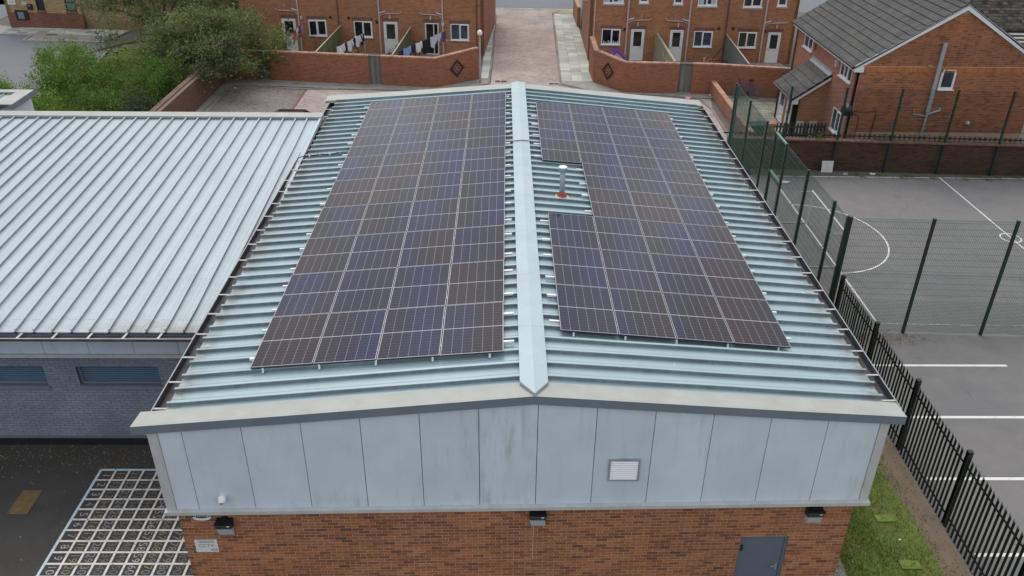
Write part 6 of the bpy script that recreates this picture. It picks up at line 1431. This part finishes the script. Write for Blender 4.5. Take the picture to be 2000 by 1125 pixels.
for a, b, c, d in ((-1.22, 1.0, -.80, 1.36), (1.30, 1.30, 1.80, 1.03)): mb = MB(); mb.obox((cx-.62, cy+a, ZR+b+.012), (1.24, 0, 0), (0, c-a, d-b), (0, 0, .006)); mb.build('windscreen', 'window_glass', car)
for sx in (-.885, .865): mb = MB(); mb.prism([(cx+sx*.87, cy-.7, ZR+1.0), (cx+sx*.87, cy+1.2, ZR+1.0), (cx+sx*.85, cy+.9, ZR+1.3), (cx+sx*.85, cy-.45, ZR+1.3)], (.03 if sx > 0 else -.03, 0, 0)); mb.build('side_window', 'window_glass', car)
for sx in (-.86, .68):
    for u in (-1.25, 1.25): w_ = MB().lathe((cx+sx, cy+u, ZR+.32), [(.32, 0), (.32, .18)], 18, (1, 0, 0)).build('wheel', 'black_plastic', car); MB().lathe((cx+sx-.005, cy+u, ZR+.32), [(.2, 0), (.2, .19)], 12, (1, 0, 0)).build('rim', 'steel_post', w_)
for sx in (-.7, .45): mb = MB(); mb.box((cx+sx, cy-2.06, ZR+.62), (cx+sx+.25, cy-1.98, ZR+.76)); mb.build('headlight', 'lens_grey', car)
# ------------------------------------------------------------------ buff building, top left
bb2 = thing('buff_building', 'buff brick building with red brick plinth, noticeboard and narrow windows behind the tree', 'building', (-30, 53, ZR)); BF = Fr((-35.2, 49.55), (5.35, -.42))
bh = [(2.25, 2.85, -4.28, -1.2), (4.35, 5.12, -4.30, -1.2)]
wall_holes(BF, 0, 5.42, -4.44, .8, bh, reveal=.14).build('wall', 'buff_brick', bb2)
wall_holes(BF, 0, 5.42, ZR-.1, -4.442, [], w=.012).build('plinth', 'red_plinth_brick', bb2)
B2 = Fr(BF.P(5.42, 0, -.25).to_2d(), (8.0, -.63)); h2 = [(3.0, 3.8, -3.9, -2.6), (7.0, 7.9, -3.9, -2.6), (10.5, 11.4, -3.9, -2.6)]
wall_holes(B2, 0, 14, -4.9, .8, h2, reveal=.14).build('wall', 'buff_brick', bb2); wall_holes(B2, 0, 14, ZR-.1, -4.902, [], w=.012).build('plinth', 'buff_brown_brick', bb2)
window(BF, bb2, *bh[0], w=-.1, splits=(), glass='window_glass', frame='black_plastic', sill=False); window(BF, bb2, *bh[1], w=-.1, splits=(), glass='teal_glass', frame='black_plastic', sill=False)
for h in h2: window(B2, bb2, *h, w=-.1, splits=(.5,), glass='window_glass', frame='black_plastic', sill=False)
for h in bh:
    small(BF, bb2, 'sill', 'red_plinth_brick', (h[0]-.02, h[1]+.02, -4.44, h[2]-.002, 0, .05)); small(BF, bb2, 'transom', 'black_plastic', (h[0]+.055, h[1]-.055, -3.72, -3.66, -.09, -.05))
BS = Fr(BF.P(0, 0, -16).to_2d(), (BF.n.x, BF.n.y)); wall_holes(BS, 0, 16, ZR-.1, .8, []).build('side_wall', 'buff_brick', bb2)
mb = MB(); mb.prism([BF.P(-.3, .8, .3), BF.P(20, .8, .3), BF.P(20, 3.3, -6), BF.P(-.3, 3.3, -6)], (0, 0, .15)); mb.build('roof', 'roof_tile', bb2)
t = thing('noticeboard', 'black framed noticeboard with a pale sheet on the red brick plinth of the buff building', 'noticeboard', BF.P(1.0, -4.5, .1)); mb = MB(); BF.box(mb, .62, 1.52, -4.92, -4.28, .014, .09); mb.build('case', 'black_plastic', t); mb = MB(); BF.box(mb, .80, 1.24, -4.86, -4.40, .091, .096); mb.build('notice', 'fascia_grey', t)
for k, (a, b, c, d, m_) in enumerate(((.25, .80, -3.92, -3.55, 'white_paint'), (1.25, 1.62, -3.92, -3.70, 'curtain'))):
    t = thing('wall_sign', ('larger white sign board on the buff brick wall near its left corner', 'smaller pale green sign board on the buff brick wall beside the letter box')[k], 'sign', BF.P(a, c, 0)); mb = MB(); BF.box(mb, a, b, c, d, .0, .02); mb.build('board', m_, t); mb = MB(); BF.box(mb, a+.08, b-.08, c+.08, d-.08, .021, .023); mb.build('print', 'lens_grey', t)
t = thing('letter_box', 'black letter box on the buff brick wall between the sign and the narrow window', 'letter box', BF.P(1.8, -4.1, 0)); mb = MB(); BF.box(mb, 1.66, 1.98, -4.22, -3.84, 0, .16); mb.build('case', 'black_plastic', t); mb = MB(); BF.box(mb, 1.70, 1.94, -3.96, -3.93, .16, .175); mb.build('flap', 'steel_post', t)
# ------------------------------------------------------------------ old house far right, top corner
oh = thing('old_house', 'old buff brick house with slate lean-to roof at the top right, behind the gable', 'house', (33, 46, ZR)); of = Fr((24.5, 40.5), (1, -.02))
oho = [(1.6, 2.5, -.2, 1.6), (3.7, 4.75, -.25, 1.6), (7.5, 8.5, -.2, 1.6)]
wall_holes(of, -1.5, 14, ZR, 4.0, oho, reveal=.12).build('wall', 'buff_brown_brick', oh)
for k, h in enumerate(oho): window(of, oh, *h, w=-.06, splits=(), glass=('curtain', 'teal_glass', 'window_glass_blue')[k], wsill=.12)
small(of, oh, 'string_course', 'lead_grey', (-1.5, 14, -.62, -.48, 0, .10))
mb = MB(); mb.prism([of.P(-1.5, -.64, .02), of.P(14, -.64, .02), of.P(14, -2.4, 3.4), of.P(-1.5, -2.4, 3.4)], (0, 0, .1)); mb.build('lean_to_roof', 'old_slate', oh)
mb = MB(); of.box(mb, -1.5, 14, ZR, -2.5, .1, 3.1); mb.build('lean_to', 'buff_brown_brick', oh)
for k in range(3): small(of, oh, 'conservatory_bar', 'white_upvc', (2.0, 9, -2.58-.16*k, -2.50-.16*k, 3.42+.25*k, 3.50+.25*k))
# ------------------------------------------------------------------ trees and shrubs
def leaf_cloud(name, centers, per, spread, size, mat, parent, at, flat=.75):
    c = np.repeat(np.array(centers), per, axis=0); n = len(c); p = c+rng.normal(0, 1, (n, 3))*np.array([spread, spread, spread*flat]); s = size*(.55+.9*rng.random(n))[:, None]
    a = rng.normal(size=(n, 3)); a /= np.linalg.norm(a, axis=1)[:, None]; b = rng.normal(size=(n, 3))+[0, 0, .2]; b -= a*(a*b).sum(1)[:, None]; b /= np.linalg.norm(b, axis=1)[:, None]; nn = np.cross(a, b)
    co = np.stack([p-a*s, p+b*s*.36+nn*s*.12, p+a*s, p-b*s*.36+nn*s*.12], 1).reshape(-1, 3); return raw_mesh(name, co, 4, mat, parent, at)
def tree(label, base, h, rad, n_limb, seed, mats, per=46, lsize=.10, lean=(0, 0), flat=.8, bare=8, lowest=.05):
    r_ = random.Random(seed); t = thing('tree', label, 'tree', base); B = V(base); tr = MB(); tips = []
    top = B+V(lean[0]*.4, lean[1]*.4, h*.42); tr.tube([B-V(0, 0, .1), B+V(0, 0, .4), B.lerp(top, .5)+V(r_.uniform(-.15, .15), r_.uniform(-.15, .15), 0), top], [.26, .19, .16, .12], 9); tr.build('trunk', 'bark', t)
    lb = MB(); tw = MB()
    for i in range(n_limb):
        an = 2*math.pi*i/n_limb+r_.uniform(-.4, .4); el = r_.uniform(lowest, 1.2); ln = rad*r_.uniform(.55, 1.05); s = B.lerp(top, r_.uniform(.55, 1)); e = s+V(math.cos(an)*math.cos(el)*ln+lean[0], math.sin(an)*math.cos(el)*ln+lean[1], math.sin(el)*ln*.85+r_.uniform(-.5, .4)); m_ = s.lerp(e, .5)+V(0, 0, r_.uniform(.1, .6)); lb.tube([s, m_, e], [.09, .055, .02], 6)
        for k in range(2, 7):
            q = m_.lerp(e, k/6.0)+V(0, 0, 0); d = V(r_.gauss(0, 1), r_.gauss(0, 1), r_.gauss(.15, .7)).normalized()*rad*r_.uniform(.12, .36); tw.tube([q, q+d*.5+V(0, 0, .05), q+d], [.022, .014, .006], 4); tips += [tuple(q+d*f) for f in (.45, .75, 1.0)]
    lb.build('limb', 'bark', t)
    for i in range(bare):
        q = V(r_.choice(tips)); d = V(r_.gauss(0, 1), r_.gauss(0, 1), r_.gauss(.2, .5)).normalized()*r_.uniform(.8, 1.6); tw.tube([q, q+d*.5, q+d], [.02, .013, .005], 4)
        for k in range(5): f = r_.uniform(.2, 1); s2 = V(r_.gauss(0, 1), r_.gauss(0, 1), r_.gauss(0, 1)).normalized()*.35; tw.tube([q+d*f, q+d*f+s2], [.009, .004], 3)
    tag(tw.build('twig', 'twig', t), kind='stuff')
    tips = [tuple(V(p)) for p in tips]; r_.shuffle(tips); k = len(tips)
    cuts = [0, int(k*.62), k]
    for i, mname in enumerate(mats): leaf_cloud('crown', tips[cuts[i]:cuts[i+1]], per, .26*rad/4.5+.12, lsize, mname, t, base, flat)
    return t
tree('tall open olive green tree with bare reddish twigs before the buff building', (-21.6, 42.0, ZR), 4.6, 5.3, 19, 11, ['leaf_olive', 'leaf_olive_pale'], per=72, lsize=.09, bare=70, lowest=-.1)
tree('smaller olive green tree leaning over the brick boundary wall beside the left terrace', (-18.4, 39.3, ZR), 4.8, 4.0, 19, 23, ['leaf_olive', 'leaf_olive_pale'], per=58, lsize=.09, lean=(.9, -1.3), bare=44, lowest=-.35)
tree('loose olive green tree whose low branches hang over the brick boundary wall', (-18.4, 35.6, ZR), 3.9, 3.3, 17, 31, ['leaf_olive', 'leaf_dark'], per=52, lsize=.085, lean=(1.5, -.5), bare=22, lowest=-.3)
def shrub(label, c, r, n, mat, seed, lsize=.06, stems=9):
    r_ = random.Random(seed); c = V(c); t = thing('shrub', label, 'shrub', (c.x, c.y, ZR), 'shrubs behind the school wing'); st = MB(); tips = []
    for k in range(n):
        d = V(r_.gauss(0, 1), r_.gauss(0, 1), abs(r_.gauss(0, .9))).normalized(); q = r_.random()**.35; p = V(c.x+d.x*r[0]*q, c.y+d.y*r[1]*q, ZR+.3+d.z*r[2]*q); tips.append(tuple(p))
        if k < stems: st.tube([V(c.x, c.y, ZR), V(c.x, c.y, ZR).lerp(p, .6)+V(0, 0, .2), p+V(d.x, d.y, d.z+.3)*.25], [.03, .018, .006], 4)
    st.build('stem', 'bark', t); leaf_cloud('foliage', tips, 60, .17, lsize, mat, t, (c.x, c.y, ZR), .8)
    sp = [(p[0]+r_.gauss(0, .1), p[1]+r_.gauss(0, .1), p[2]+r_.uniform(.2, .5)) for p in tips if p[2] > ZR+r[2]*.75][:60]
    if sp: tag(leaf_cloud('shoot', sp, 14, .13, lsize*.9, mat, t, (c.x, c.y, ZR), 1.8), kind='stuff')
shrub('bright green feathery shrub at the far left edge, over the raised roof block', (-22.7, 26.6, 0), (2.6, 2.0, 2.1), 270, 'leaf_bright', 1)
shrub('tallest bright green shrub in front of the grey side road', (-23.0, 32.2, 0), (2.4, 2.0, 2.9), 300, 'leaf_bright', 2)
shrub('mid green shrub between the brightest shrub and the dark one', (-20.6, 30.6, 0), (2.1, 1.9, 2.4), 260, 'leaf_mid', 3)
shrub('deep green shrub low behind the pale roof at its middle', (-19.6, 27.4, 0), (2.3, 1.7, 1.9), 240, 'leaf_mid', 4)
shrub('dark green shrub against the brick boundary wall', (-18.3, 31.4, 0), (1.3, 2.4, 2.2), 230, 'leaf_mid', 5)
shrub('greyish green bush next to the boundary wall, nearest the pale roof', (-17.9, 27.2, 0), (1.0, 1.9, 1.9), 170, 'leaf_dark', 6)
shrub('small bright shrub in the far left corner by the side road', (-27.0, 31.0, 0), (1.7, 1.6, 1.4), 130, 'leaf_bright', 7)
def lawn(n):
    x = -25+rng.random(n)*8; y = 33+rng.random(n)*11; return x, y, np.full(n, ZR)
blades('garden_lawn', 26000, lawn, .10, 'grass_blade', 'rough grass under the trees beside the side road', 'grass')
